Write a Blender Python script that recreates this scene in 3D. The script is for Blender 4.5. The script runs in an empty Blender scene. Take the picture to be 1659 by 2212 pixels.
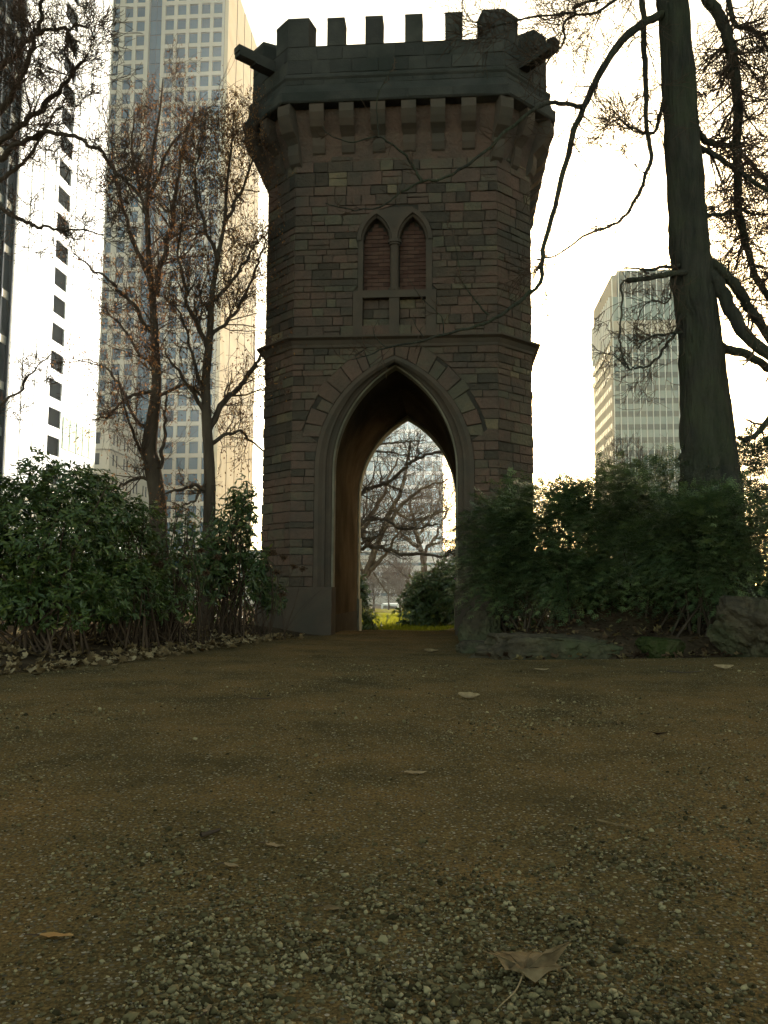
import bpy, math, random
import numpy as np
from mathutils import Matrix, Vector

# ---------------------------------------------------------------- camera, sky, sun, exposure
S = bpy.context.scene
COL = S.collection
FPX = 1800.0                     # focal length in pixels of a 1659 x 2212 picture
PITCH, ROLL, EYE = math.radians(5.6), math.radians(0.35), 0.85
cam_d = bpy.data.cameras.new('camera')
cam_d.sensor_fit = 'HORIZONTAL'; cam_d.sensor_width = 36.0
cam_d.lens = 36.0 * FPX / 1659.0
cam_d.clip_start = 0.05; cam_d.clip_end = 6000
cam = bpy.data.objects.new('camera', cam_d); COL.objects.link(cam)
CR = Matrix.Rotation(math.radians(90) + PITCH, 3, 'X') @ Matrix.Rotation(ROLL, 3, 'Z')
cam.matrix_world = Matrix.Translation((0, 0, EYE)) @ CR.to_4x4()
S.camera = cam

SUN_AZ, SUN_EL = 16.2, 17.0      # degrees right of the view axis (+Y), above the horizon
W = bpy.data.worlds.new('World'); S.world = W; W.use_nodes = True
wn, wl = W.node_tree.nodes, W.node_tree.links
bg = wn['Background']
sky = wn.new('ShaderNodeTexSky'); sky.sky_type = 'NISHITA'; sky.sun_disc = False
sky.sun_elevation = math.radians(SUN_EL); sky.sun_rotation = math.radians(SUN_AZ)
sky.air_density = 0.55; sky.dust_density = 1.0; sky.ozone_density = 1.0
tint = wn.new('ShaderNodeMix'); tint.data_type = 'RGBA'; tint.blend_type = 'MULTIPLY'
tint.inputs[0].default_value = 1.0; tint.inputs[7].default_value = (1.24, 1.0, 0.56, 1)
wl.new(sky.outputs[0], tint.inputs[6]); wl.new(tint.outputs[2], bg.inputs[0])
bg.inputs[1].default_value = 0.125
sun_d = bpy.data.lights.new('sun', 'SUN'); sun_d.energy = 5.0; sun_d.angle = math.radians(0.53)
sun_d.color = (1.0, 0.95, 0.86)
sun = bpy.data.objects.new('sun', sun_d); COL.objects.link(sun)
az, el = math.radians(SUN_AZ), math.radians(SUN_EL)
to_sun = Vector((math.sin(az) * math.cos(el), math.cos(az) * math.cos(el), math.sin(el)))
sun.rotation_euler = (-to_sun).to_track_quat('-Z', 'Y').to_euler()
sun.location = (0, 0, 60)
S.view_settings.view_transform = 'Standard'; S.view_settings.look = 'None'
S.view_settings.exposure = 2.22; S.view_settings.gamma = 1.0
S.cycles.use_denoising = True
S.cycles.max_bounces = 6; S.cycles.diffuse_bounces = 3; S.cycles.glossy_bounces = 2
S.cycles.transmission_bounces = 4; S.cycles.transparent_max_bounces = 6; S.cycles.volume_bounces = 1
S.cycles.use_adaptive_sampling = True; S.cycles.adaptive_threshold = 0.02

# ---------------------------------------------------------------- helpers
def P(x, y, Z):
    """picture pixel (1659 x 2212) -> point on that ray at world depth Y = Z"""
    d = CR @ Vector(((x - 829.5) / FPX, -(y - 1106.0) / FPX, -1.0))
    t = Z / d.y
    return Vector((d.x * t, Z, EYE + d.z * t))
def Q(x0, y0, s):                # zoomed view of the photograph -> picture pixel
    return lambda x, y: ((x0 + x / s) * 0.67770, (y0 + y / s) * 0.67770)

def obj(name, verts, faces, mat=None, parent=None, smooth=False, attr=None, kind=None):
    me = bpy.data.meshes.new(name)
    me.from_pydata([tuple(v) for v in verts] if not isinstance(verts, np.ndarray) else verts.tolist(), [],
                   faces if not isinstance(faces, np.ndarray) else faces.tolist())
    if mat: me.materials.append(mat)
    if smooth: me.polygons.foreach_set('use_smooth', [True] * len(me.polygons))
    if attr is not None:
        a = me.attributes.new('tint', 'FLOAT', 'POINT'); a.data.foreach_set('value', np.asarray(attr, np.float32))
    me.update()
    o = bpy.data.objects.new(name, me); COL.objects.link(o)
    if parent: o.parent = parent
    if kind: o['kind'] = kind
    return o
def fast_obj(name, verts, faces, mat=None, parent=None, smooth=False, attr=None, kind=None):
    """large meshes: verts (N,3), faces (M,k) arrays of one face size"""
    verts = np.asarray(verts, np.float32); faces = np.asarray(faces, np.int32)
    me = bpy.data.meshes.new(name); k = faces.shape[1]
    me.vertices.add(len(verts)); me.vertices.foreach_set('co', verts.ravel())
    me.loops.add(faces.size); me.loops.foreach_set('vertex_index', faces.ravel())
    me.polygons.add(len(faces)); me.polygons.foreach_set('loop_start', np.arange(0, faces.size, k, dtype=np.int32))
    if smooth: me.polygons.foreach_set('use_smooth', np.ones(len(faces), bool))
    me.update(calc_edges=True)
    if mat: me.materials.append(mat)
    if attr is not None:
        a = me.attributes.new('tint', 'FLOAT', 'POINT'); a.data.foreach_set('value', np.asarray(attr, np.float32))
    o = bpy.data.objects.new(name, me); COL.objects.link(o)
    if parent: o.parent = parent
    if kind: o['kind'] = kind
    return o
def tag(o, label=None, cat=None, group=None, kind=None):
    if label: o['label'] = label
    if cat: o['category'] = cat
    if group: o['group'] = group
    if kind: o['kind'] = kind
    return o
def thing(name, label, cat, loc=(0, 0, 0), rz=0.0, group=None):
    o = bpy.data.objects.new(name, None); COL.objects.link(o)
    o.empty_display_size = 0.2
    o.location = loc; o.rotation_euler = (0, 0, rz)
    return tag(o, label, cat, group)
class MB:
    """collects boxes, prisms and tubes for one mesh object"""
    def __init__(s): s.v = []; s.f = []; s.t = []
    def add(s, v, f, t=0.5):
        n = len(s.v); s.v += [tuple(p) for p in v]; s.f += [tuple(i + n for i in q) for q in f]; s.t += [t] * len(v)
    def box(s, x0, x1, y0, y1, z0, z1, t=0.5):
        s.add([(x0,y0,z0),(x1,y0,z0),(x1,y1,z0),(x0,y1,z0),(x0,y0,z1),(x1,y0,z1),(x1,y1,z1),(x0,y1,z1)],
              [(0,3,2,1),(4,5,6,7),(0,1,5,4),(1,2,6,5),(2,3,7,6),(3,0,4,7)], t)
    def prism(s, poly, z0, z1, t=0.5):
        n = len(poly)
        s.add([(x, y, z0) for x, y in poly] + [(x, y, z1) for x, y in poly],
              [tuple(reversed(range(n))), tuple(range(n, 2*n))] + [(i, (i+1) % n, n+(i+1) % n, n+i) for i in range(n)], t)
    def build(s, name, mat, parent=None, smooth=False, kind=None):
        return obj(name, s.v, s.f, mat, parent, smooth, s.t, kind)
def frame(d):
    d = d / (np.linalg.norm(d) + 1e-9)
    a = np.array((0, 0, 1.0)) if abs(d[2]) < 0.9 else np.array((1.0, 0, 0))
    u = np.cross(a, d); u /= np.linalg.norm(u); return u, np.cross(d, u)
class Tubes:
    """many tapered tubes in one mesh (triangles); plain tubes are batched and meshed together"""
    def __init__(s): s.V = []; s.F = []; s.n = 0; s.batch = {}
    def add(s, pts, rad, sides=3, rough=0.0, rng=None):
        if not rough:
            s.batch.setdefault((sides, len(pts)), []).append((pts, rad)); return
        pts = np.asarray(pts, float); k = len(pts)
        dirs = np.gradient(pts, axis=0)
        ang = np.arange(sides) * 2 * math.pi / sides
        u, w = frame(dirs[0]); rows = []
        for i in range(k):
            d = dirs[i] / (np.linalg.norm(dirs[i]) + 1e-9)
            u = u - d * np.dot(u, d); u /= (np.linalg.norm(u) + 1e-9); w = np.cross(d, u)
            rr = rad[i] * (1 + rough * rng.normal(size=sides))
            rows.append(pts[i] + np.outer(np.cos(ang) * rr, u) + np.outer(np.sin(ang) * rr, w))
        s.V.append(np.concatenate(rows + [pts[-1:] + dirs[-1:] * 0.02])); F = s.faces(k, sides)
        s.F.append(F + s.n); s.n += k*sides + 1
    def faces(s, k, sides):
        F = []
        for i in range(k - 1):
            for j in range(sides):
                a = i*sides + j; b = i*sides + (j+1) % sides
                F.append((a, b, b + sides)); F.append((a, b + sides, a + sides))
        for j in range(sides): F.append(((k-1)*sides + j, (k-1)*sides + (j+1) % sides, k*sides))
        return np.array(F)
    def flush(s, origin):
        for (sides, k), L in s.batch.items():
            Pt = np.array([p for p, _ in L], float) - np.asarray(origin, float); R = np.array([r for _, r in L], float); n = len(L)
            D = np.gradient(Pt, axis=1); D /= np.linalg.norm(D, axis=2, keepdims=True) + 1e-9
            mean = Pt[:, -1] - Pt[:, 0]; A = np.where(np.abs(mean[:, 2:3]) < .8*np.linalg.norm(mean, axis=1, keepdims=True), [[0, 0, 1.]], [[1., 0, 0]])
            U = np.cross(A[:, None, :], D); U /= np.linalg.norm(U, axis=2, keepdims=True) + 1e-9; Wv = np.cross(D, U)
            ang = np.arange(sides) * 2 * math.pi / sides
            ring = Pt[:, :, None, :] + R[:, :, None, None] * (np.cos(ang)[None, None, :, None]*U[:, :, None, :] + np.sin(ang)[None, None, :, None]*Wv[:, :, None, :])
            V = np.concatenate([ring.reshape(n, k*sides, 3), (Pt[:, -1] + D[:, -1]*.01)[:, None, :]], 1)
            F = s.faces(k, sides)[None] + (np.arange(n)*(k*sides+1))[:, None, None] + s.n
            s.V.append(V.reshape(-1, 3)); s.F.append(F.reshape(-1, 3)); s.n += n*(k*sides+1)
        s.batch = {}
    def build(s, name, mat, parent=None, kind=None, smooth=True, origin=(0, 0, 0)):
        s.flush(origin)
        if not s.V: return None
        return fast_obj(name, np.concatenate(s.V), np.concatenate(s.F), mat, parent, smooth, None, kind)
def spline(pts, per=5):
    pts = [np.asarray(p, float) for p in pts]
    if len(pts) < 3: return np.array([pts[0] + (pts[-1]-pts[0]) * t for t in np.linspace(0, 1, per + 1)])
    E = [2*pts[0] - pts[1]] + pts + [2*pts[-1] - pts[-2]]; out = []
    for i in range(1, len(E) - 2):
        for t in np.arange(per) / per:
            a, b, c, d = E[i-1], E[i], E[i+1], E[i+2]
            out.append(0.5*((2*b) + (c-a)*t + (2*a-5*b+4*c-d)*t*t + (3*b-a-3*c+d)*t**3))
    out.append(pts[-1]); return np.array(out)

# ---------------------------------------------------------------- materials
def mat(name, ramp, rough=0.85, scale=6.0, detail=6.0, bump=0.0, bscale=None, bdist=0.02, tint_amt=0.0, spec=0.3,
        coord='Object', metallic=0.0, trans=0.0, stretch=None, dirt=None):
    """procedural: noise -> colour ramp, optional 'tint' attribute shifts the ramp, optional bump and second-scale dirt"""
    m = bpy.data.materials.new(name); m.use_nodes = True
    N, L = m.node_tree.nodes, m.node_tree.links; b = N['Principled BSDF']
    tc = N.new('ShaderNodeTexCoord'); src = tc.outputs[coord]
    if stretch:
        mp = N.new('ShaderNodeMapping'); mp.inputs['Scale'].default_value = stretch
        L.new(src, mp.inputs[0]); src = mp.outputs[0]
    nz = N.new('ShaderNodeTexNoise'); nz.inputs['Scale'].default_value = scale; nz.inputs['Detail'].default_value = detail
    nz.inputs['Roughness'].default_value = 0.62
    L.new(src, nz.inputs['Vector']); fac = nz.outputs[0]
    if tint_amt:
        at = N.new('ShaderNodeAttribute'); at.attribute_name = 'tint'
        mx = N.new('ShaderNodeMix'); mx.data_type = 'FLOAT'; mx.inputs[0].default_value = tint_amt
        L.new(fac, mx.inputs[2]); L.new(at.outputs['Fac'], mx.inputs[3]); fac = mx.outputs[0]
    cr = N.new('ShaderNodeValToRGB'); e = cr.color_ramp.elements
    n = len(ramp)
    for i, c in enumerate(ramp):
        if n == 1: pos = 0.5
        else: pos = (0.28 + 0.44 * i / (n-1)) if not tint_amt else (0.15 + 0.7 * i / (n-1))
        el_ = e[i] if i < 2 else e.new(pos)
        el_.position = pos; el_.color = (*c, 1)
    if n == 1: e[1].color = (*ramp[0], 1); e[1].position = 1.0
    L.new(fac, cr.inputs[0]); colr = cr.outputs[0]
    if dirt:
        dcol, dscale, damt = dirt
        n2 = N.new('ShaderNodeTexNoise'); n2.inputs['Scale'].default_value = dscale; n2.inputs['Detail'].default_value = 5
        L.new(tc.outputs[coord], n2.inputs['Vector'])
        mr = N.new('ShaderNodeMapRange'); mr.inputs[1].default_value = 0.42; mr.inputs[2].default_value = 0.68
        mr.inputs[4].default_value = damt
        L.new(n2.outputs[0], mr.inputs[0])
        mm = N.new('ShaderNodeMix'); mm.data_type = 'RGBA'; mm.inputs[7].default_value = (*dcol, 1)
        L.new(mr.outputs[0], mm.inputs[0]); L.new(colr, mm.inputs[6]); colr = mm.outputs[2]
    L.new(colr, b.inputs['Base Color'])
    b.inputs['Roughness'].default_value = rough; b.inputs['Specular IOR Level'].default_value = spec
    b.inputs['Metallic'].default_value = metallic
    if bump:
        bn = N.new('ShaderNodeTexNoise'); bn.inputs['Scale'].default_value = bscale or scale*4; bn.inputs['Detail'].default_value = 6
        L.new(src, bn.inputs['Vector'])
        bp = N.new('ShaderNodeBump'); bp.inputs['Strength'].default_value = bump; bp.inputs['Distance'].default_value = bdist
        L.new(bn.outputs[0], bp.inputs['Height']); L.new(bp.outputs[0], b.inputs['Normal'])
    if trans:                     # thin leaf: part of the light passes through
        out = N['Material Output']
        tr = N.new('ShaderNodeBsdfTranslucent'); L.new(colr, tr.inputs[0])
        ms = N.new('ShaderNodeMixShader'); ms.inputs[0].default_value = trans
        L.new(b.outputs[0], ms.inputs[1]); L.new(tr.outputs[0], ms.inputs[2]); L.new(ms.outputs[0], out.inputs[0])
    return m
M = {}
M['stone'] = mat('stone', [(.050,.040,.031),(.082,.060,.045),(.118,.072,.055),(.094,.080,.056),(.165,.122,.076)], .92, 5, 7, .9, 16, .03,
                 tint_amt=.62, spec=0.0, dirt=((.045,.048,.042), 1.1, .55))
M['mortar'] = mat('mortar', [(.032,.027,.022),(.052,.044,.036)], .95, 14, 4, .3, 60, .01, spec=0.0)
M['dressed'] = mat('dressed_stone', [(.060,.046,.036),(.084,.062,.048),(.11,.084,.062)], .9, 3, 6, .35, 30, .01, tint_amt=.3, spec=0.0,
                   dirt=((.05,.05,.042), 1.6, .5))
M['jamb'] = mat('pale_jamb_stone', [(.17,.15,.11),(.25,.22,.165)], .9, 4, 5, .3, 30, .008, spec=0.0, dirt=((.09,.08,.06), 2.2, .5))
M['parapet'] = mat('sooty_parapet_stone', [(.032,.031,.029),(.052,.049,.044),(.080,.074,.062)], .93, 4, 6, .5, 26, .02, tint_amt=.4, spec=0.0,
                   dirt=((.022,.026,.022), 1.4, .6))
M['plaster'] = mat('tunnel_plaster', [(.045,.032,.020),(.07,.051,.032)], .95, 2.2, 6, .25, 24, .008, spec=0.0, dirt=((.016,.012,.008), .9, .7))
M['darkbase'] = mat('dark_base_paint', [(.03,.026,.02),(.05,.042,.032)], .9, 5, 4, spec=0.0)
M['brick'] = mat('red_brick', [(.060,.033,.026),(.088,.046,.035),(.11,.064,.048)], .92, 9, 5, .4, 50, .008, tint_amt=.5, spec=0.0)
M['soil'] = mat('soil', [(.03,.022,.014),(.06,.042,.026),(.085,.06,.036)], .97, 3, 8, .8, 18, .05, spec=0.0)
M['lawn'] = mat('lawn', [(.075,.072,.008),(.12,.108,.012),(.165,.13,.018)], .95, 1.6, 8, .6, 60, .03, spec=0.0)
M['grass'] = mat('grass_blade', [(.11,.115,.008),(.21,.195,.016)], .9, 2, 2, tint_amt=.6, trans=.45, spec=0.0)
M['pebble'] = mat('gravel_stone', [(.030,.024,.011),(.088,.070,.033),(.160,.130,.066),(.28,.23,.125)], .88, 90, 3, .3, 300, .002, tint_amt=.72, spec=.04)
M['rock'] = mat('boulder_rock', [(.028,.024,.018),(.065,.052,.036),(.11,.088,.06)], .93, 4, 9, 1.0, 9, .08, spec=0.0, dirt=((.05,.07,.03), 1.7, .5))
M['mossrock'] = mat('mossy_rock', [(.016,.022,.008),(.032,.040,.014),(.06,.052,.03)], .96, 4, 9, .8, 20, .04, spec=0.0)
M['bark'] = mat('plane_bark', [(.020,.020,.017),(.038,.036,.029),(.058,.053,.041)], .95, 3.0, 9, 1.0, 11, .07, spec=0.0, stretch=(2.4,2.4,.35),
                dirt=((.05,.06,.03), 2.0, .45))
M['bark2'] = mat('dark_bark', [(.035,.026,.02),(.065,.048,.036),(.09,.07,.05)], .93, 3, 8, .6, 16, .02, spec=0.0, stretch=(1.6,1.6,.4))
M['twig'] = mat('twig_bark', [(.045,.030,.022),(.09,.06,.042)], .85, 2, 3, spec=0.0)
M['brownbark'] = mat('brown_bark', [(.07,.045,.03),(.12,.085,.055)], .92, 3, 6, .4, 20, .02, spec=0.0)
M['rhodo'] = mat('rhododendron_leaf', [(.022,.042,.008),(.050,.080,.014),(.11,.125,.022)], .42, 2, 3, tint_amt=.7, trans=.22, spec=.45)
M['laurel'] = mat('laurel_leaf', [(.025,.05,.012),(.055,.085,.02),(.11,.12,.03)], .38, 2, 3, tint_amt=.7, trans=.3, spec=.5)
M['yew'] = mat('yew_needle', [(.022,.042,.014),(.056,.086,.028),(.13,.16,.055)], .5, 1.5, 3, tint_amt=.7, trans=.15, spec=.4)
M['yew2'] = mat('dark_yew_needle', [(.016,.036,.016),(.034,.062,.025),(.06,.09,.035)], .5, 1.5, 3, tint_amt=.7, trans=.12, spec=.4)
M['deadleaf'] = mat('dead_leaf', [(.055,.036,.018),(.12,.08,.040),(.21,.145,.075),(.33,.25,.145)], .85, 12, 4, .4, 60, .004, tint_amt=.75, trans=.15, spec=0.0)
M['deadleaf2'] = mat('dark_dead_leaf', [(.03,.018,.012),(.065,.038,.024),(.10,.065,.036),(.17,.13,.06)], .8, 12, 4, .4, 60, .004, tint_amt=.75, trans=.12, spec=0.0)  # darker brown ramp than dead_leaf
M['paleleaf'] = mat('pale_dry_leaf', [(.19,.13,.07),(.34,.25,.14)], .8, 30, 4, .3, 90, .003, trans=.12, spec=0.0)
M['tanleaf'] = mat('tan_dry_leaf', [(.085,.058,.029),(.165,.115,.060),(.25,.18,.10)], .85, 22, 6, .5, 60, .004, trans=.12, spec=0.0)
M['orangeleaf'] = mat('orange_dry_leaf', [(.30,.15,.05),(.42,.25,.10)], .8, 30, 4, trans=.1, spec=0.0)
M['seed'] = mat('hanging_dry_leaf', [(.08,.036,.018),(.16,.075,.03),(.25,.13,.05)], .85, 3, 2, tint_amt=.8, trans=.4, spec=.1)
M['flowerhead'] = mat('dried_flower_head', [(.05,.03,.018),(.10,.06,.035)], .95, 40, 3, spec=0.0)
M['pink'] = mat('pink_blossom', [(.45,.12,.35),(.6,.2,.45)], .6, 20, 2, trans=.3)
M['cream'] = mat('cream_stone', [(.30,.27,.21),(.37,.33,.26)], .8, .15, 4, spec=0.0, dirt=((.28,.24,.18), .05, .4))
M['fin'] = mat('pale_fin_stone', [(.40,.31,.19),(.48,.38,.24)], .8, .2, 3, spec=0.0)
M['slot'] = mat('dark_slot', [(.05,.038,.024),(.08,.06,.04)], .8, .3, 3, spec=0.0)
M['glass'] = mat('blue_window_glass', [(.003,.028,.056),(.010,.058,.095)], .3, .08, 2, spec=.15, tint_amt=.5)
M['glassdark'] = mat('dark_window_glass', [(.008,.009,.009),(.014,.016,.016)], .8, .1, 2, spec=.0, tint_amt=.5)
M['teal'] = mat('teal_glass', [(.03,.22,.22),(.06,.32,.30)], .15, .3, 2, spec=.6)
M['white'] = mat('white_cladding', [(.78,.77,.74),(.84,.83,.80)], .6, .1, 3, spec=.3)
M['dark'] = mat('dark_cladding', [(.005,.010,.012),(.010,.018,.02)], .8, .15, 3, spec=.04)
M['bandlight'] = mat('light_glass_band', [(.12,.175,.165),(.18,.245,.23)], .3, .12, 3, spec=.5, tint_amt=.5)
M['banddark'] = mat('dark_glass_band', [(.03,.05,.052),(.05,.075,.075)], .3, .12, 3, spec=.4, tint_amt=.4)
M['concrete'] = mat('beige_concrete', [(.30,.27,.22),(.38,.34,.28)], .85, .3, 4, spec=0.0)
M['mullion'] = mat('white_metal_mullion', [(.6,.62,.6),(.68,.7,.68)], .45, .3, 2, spec=.4)
M['farwall'] = mat('far_facade', [(.38,.37,.34),(.46,.45,.41)], .7, .1, 3)
M['farglass'] = mat('far_glass', [(.16,.22,.25),(.24,.31,.33)], .25, .06, 3, spec=.5, tint_amt=.4)
M['litter'] = M['deadleaf']
def path_material():
    m = bpy.data.materials.new('gravel_path'); m.use_nodes = True
    N, L = m.node_tree.nodes, m.node_tree.links; b = N['Principled BSDF']; tc = N.new('ShaderNodeTexCoord')
    def noise(sc, det=6):
        n = N.new('ShaderNodeTexNoise'); n.inputs['Scale'].default_value = sc; n.inputs['Detail'].default_value = det
        n.inputs['Roughness'].default_value = .65; L.new(tc.outputs['Object'], n.inputs['Vector']); return n.outputs[0]
    def ramp(src, stops):
        r = N.new('ShaderNodeValToRGB'); e = r.color_ramp.elements
        for i, (p, c) in enumerate(stops):
            x = e[i] if i < 2 else e.new(p); x.position = p; x.color = (*c, 1)
        L.new(src, r.inputs[0]); return r.outputs[0]
    sand = ramp(noise(1.1, 5), [(.30, (.058,.045,.021)), (.5, (.105,.073,.031)), (.70, (.150,.093,.037))])
    grit = ramp(noise(95, 4), [(.30, (.22,.22,.22)), (.5, (.9,.9,.9)), (.70, (1.9,1.8,1.6))])
    mx = N.new('ShaderNodeMix'); mx.data_type = 'RGBA'; mx.blend_type = 'MULTIPLY'; mx.inputs[0].default_value = .85
    L.new(sand, mx.inputs[6]); L.new(grit, mx.inputs[7])
    vo = N.new('ShaderNodeTexVoronoi'); vo.inputs['Scale'].default_value = 75; L.new(tc.outputs['Object'], vo.inputs['Vector'])
    pc = N.new('ShaderNodeSeparateColor'); L.new(vo.outputs['Color'], pc.inputs[0])
    stonec = ramp(pc.outputs[0], [(.0, (.05,.042,.03)), (.6, (.13,.11,.075)), (1.0, (.30,.26,.19))])
    sel = N.new('ShaderNodeMath'); sel.operation = 'GREATER_THAN'; sel.inputs[1].default_value = .62; L.new(pc.outputs[1], sel.inputs[0])
    near = N.new('ShaderNodeMath'); near.operation = 'LESS_THAN'; near.inputs[1].default_value = .42; L.new(vo.outputs['Distance'], near.inputs[0])
    both = N.new('ShaderNodeMath'); both.operation = 'MULTIPLY'; L.new(sel.outputs[0], both.inputs[0]); L.new(near.outputs[0], both.inputs[1])
    m2 = N.new('ShaderNodeMix'); m2.data_type = 'RGBA'; L.new(both.outputs[0], m2.inputs[0]); L.new(mx.outputs[2], m2.inputs[6]); L.new(stonec, m2.inputs[7])
    L.new(m2.outputs[2], b.inputs['Base Color']); b.inputs['Roughness'].default_value = .95; b.inputs['Specular IOR Level'].default_value = 0.0
    ad = N.new('ShaderNodeMath'); ad.operation = 'MULTIPLY_ADD'; ad.inputs[1].default_value = .5
    L.new(both.outputs[0], ad.inputs[0]); L.new(noise(60, 6), ad.inputs[2])
    bp = N.new('ShaderNodeBump'); bp.inputs['Strength'].default_value = .9; bp.inputs['Distance'].default_value = .012
    L.new(ad.outputs[0], bp.inputs['Height']); L.new(bp.outputs[0], b.inputs['Normal'])
    return m
M['path'] = path_material()

# ---------------------------------------------------------------- ground, path, lawn
GATE_Z, GATE_X, THETA = 16.0, 0.187, math.radians(4.5)
def sst(a, b, x):
    t = np.clip((x - a) / (b - a), 0, 1); return t*t*(3 - 2*t)
XL_Z = [-40, 4.6, 6.4, 8.0, 9.2, 11.1, 14.0, 15.9]; XL_X = [-14, -9, -6.0, -3.96, -3.39, -2.75, -2.05, -1.42]
def axis_x(Z): return GATE_X + (Z - GATE_Z) * math.tan(THETA)
def x_left(Z): return np.where(Z < 15.9, np.interp(Z, XL_Z, XL_X), axis_x(Z) - 1.25)
def x_right(Z): return np.where(Z < 10.2, 9.0, np.where(Z < 15.9, np.interp(Z, [10.2, 10.5, 11.0, 14.9, 15.9], [4.0, 1.75, 1.45, 1.5, 1.62]), axis_x(Z) + 1.25))
def wob(x, y): return np.sin(x*1.7+y*.6)*.5 + np.sin(y*2.3-x*.9+1.3)*.3 + np.sin(x*4.1+y*3.7)*.2
def ground_z(X, Z):
    X = np.asarray(X, float); Z = np.asarray(Z, float)
    z = .06 * sst(1, 15, Z) - .25*sst(16.5, 24, Z) - .75*sst(24, 85, Z)
    z = z + .02 * wob(X*.6, Z*.6) * sst(2, 5, Z) + .005*wob(X*4.3+.5, Z*3.6) + .003*wob(Z*8.1, X*9.3)
    side = sst(.0, 1.2, x_left(Z) - X) * sst(4, 8, Z) * (1 - sst(22, 30, Z))
    z = z + .14 * side
    dz = np.minimum(Z - 10.4, X - 1.5)                       # right bank behind the boulders
    z = z + (.22*sst(.1, .6, dz) + .75*sst(.4, 3.2, dz)) * (1 - sst(19, 27, Z))
    z = z + .12 * sst(2.5, 7, X) * (1 - sst(11, 14, Z)) * sst(3, 9, Z)
    return z
gx = np.unique(np.concatenate([np.arange(-8, 8.01, .14), -np.geomspace(8.2, 2500, 34), np.geomspace(8.2, 2500, 34)]))
gy = np.unique(np.concatenate([np.arange(-1, 24.01, .14), -np.geomspace(1.3, 2500, 20), np.geomspace(24.3, 4000, 60)]))
GX, GY = np.meshgrid(gx, gy); GZ = ground_z(GX, GY)
nx, ny = len(gx), len(gy)
idx = (np.arange(ny-1)[:, None]*nx + np.arange(nx-1)[None, :]).ravel()
tag(fast_obj('ground', np.stack([GX, GY, GZ], -1).reshape(-1, 3), np.stack([idx, idx+1, idx+nx+1, idx+nx], -1), M['soil'], smooth=True), kind='structure')
def strip(name, zs, fl, fr, n, lift, m):
    rows = []
    for Zv in zs:
        l, r = float(fl(np.float64(Zv))), float(fr(np.float64(Zv)))
        t = np.linspace(0, 1, n); Xv = l + (r-l)*t
        rows.append(np.stack([Xv, np.full(n, Zv), ground_z(Xv, np.full(n, Zv)) + lift], -1))
    V = np.concatenate(rows); k = len(zs)
    i = (np.arange(k-1)[:, None]*n + np.arange(n-1)[None, :]).ravel()
    return tag(fast_obj(name, V, np.stack([i, i+1, i+n+1, i+n], -1), m, smooth=True), kind='structure')
strip('gravel_path', np.concatenate([np.arange(-6, 0, .5), np.arange(0, 23.6, .1)]),
      lambda z: x_left(z) + .06*wob(z*3, 0), lambda z: x_right(z) + .05*wob(0, z*3), 90, .012, M['path'])
strip('lawn', np.concatenate([np.arange(23.6, 40, .5), np.arange(40, 101, 2.0)]), lambda z: -3.0 - .04*z, lambda z: 14 + z*.25, 60, .012, M['lawn'])

# ---------------------------------------------------------------- the stone gate tower
rng = np.random.default_rng(7)
tower = thing('stone_tower', 'dark stone Gothic gate tower with battlements and a tall pointed archway', 'tower', (GATE_X, GATE_Z, 0), -THETA)
UD = Vector((math.cos(THETA), -math.sin(THETA), 0)); VD = Vector((math.sin(THETA), math.cos(THETA), 0)); ORG = Vector((GATE_X, GATE_Z, 0))
def lv(pt, v=0.0):
    """picture pixel -> (u, w) on the tower plane at depth v"""
    d = CR @ Vector(((pt[0]-829.5)/FPX, -(pt[1]-1106.0)/FPX, -1.0)); o = Vector((0, 0, EYE))
    t = (v - (o-ORG).dot(VD)) / d.dot(VD); p = o + d*t
    return (p-ORG).dot(UD), p.z
A_, B_ = 2.02, 2.74                 # half width of the front face, half width of the plan
def octo(e):
    a, b = A_ + e*.4142, B_ + e; c = B_
    return [(-a, c-b), (a, c-b), (b, c-a), (b, c+a), (a, c+b), (-a, c+b), (-b, c+a), (-b, c-a)]
def octo_loft(prof, name, m, parent=tower, close_top=False):
    """prof: list of (offset, height)"""
    v, f = [], []
    for e, z in prof: v += [(x, y, z) for x, y in octo(e)]
    for k in range(len(prof)-1):
        for i in range(8): f.append((k*8+i, k*8+(i+1) % 8, (k+1)*8+(i+1) % 8, (k+1)*8+i))
    if close_top: f.append(tuple((len(prof)-1)*8+i for i in range(8)))
    return obj(name, v, f, m, parent, attr=[.5]*len(v))
Z2, Z1, Z3 = Q(780, 600, 1.659), Q(680, 0, 1.3825), Q(780, 1000, 1.659)
W_STR1 = lv(Z2(600, 785))[1]; W_STR0 = lv(Z2(600, 834))[1]        # string course
W_CORN0 = lv(Z1(700, 438), -.52)[1]; W_CORN1 = lv(Z1(700, 392), -.52)[1]
W_PAR = lv(Z1(700, 318), -.42)[1]
W_CREN = lv(Z1(790, 190), -.35)[1]; W_MER = lv(Z1(700, 70), -.35)[1]
W_PLINTH = lv(Z3(440, 1450))[1]
SPR = lv(Z3(465, 830), .3)[1]; RISE = lv(Z3(793, 282), .3)[1] - SPR
HW = 1.206                          # clear half width of the arch
AP_OUT = lv(Z3(790, 222))[1]; WO = 1.55; RO = AP_OUT - SPR
def arch_half(w, rise, z):          # half width of a pointed arch at height z
    if z <= SPR: return w
    R = (w*w + rise*rise)/(2*w); h = z - SPR
    if h >= rise: return 0.0
    return max(0.0, math.sqrt(max(R*R - h*h, 0)) - (R - w))
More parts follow.
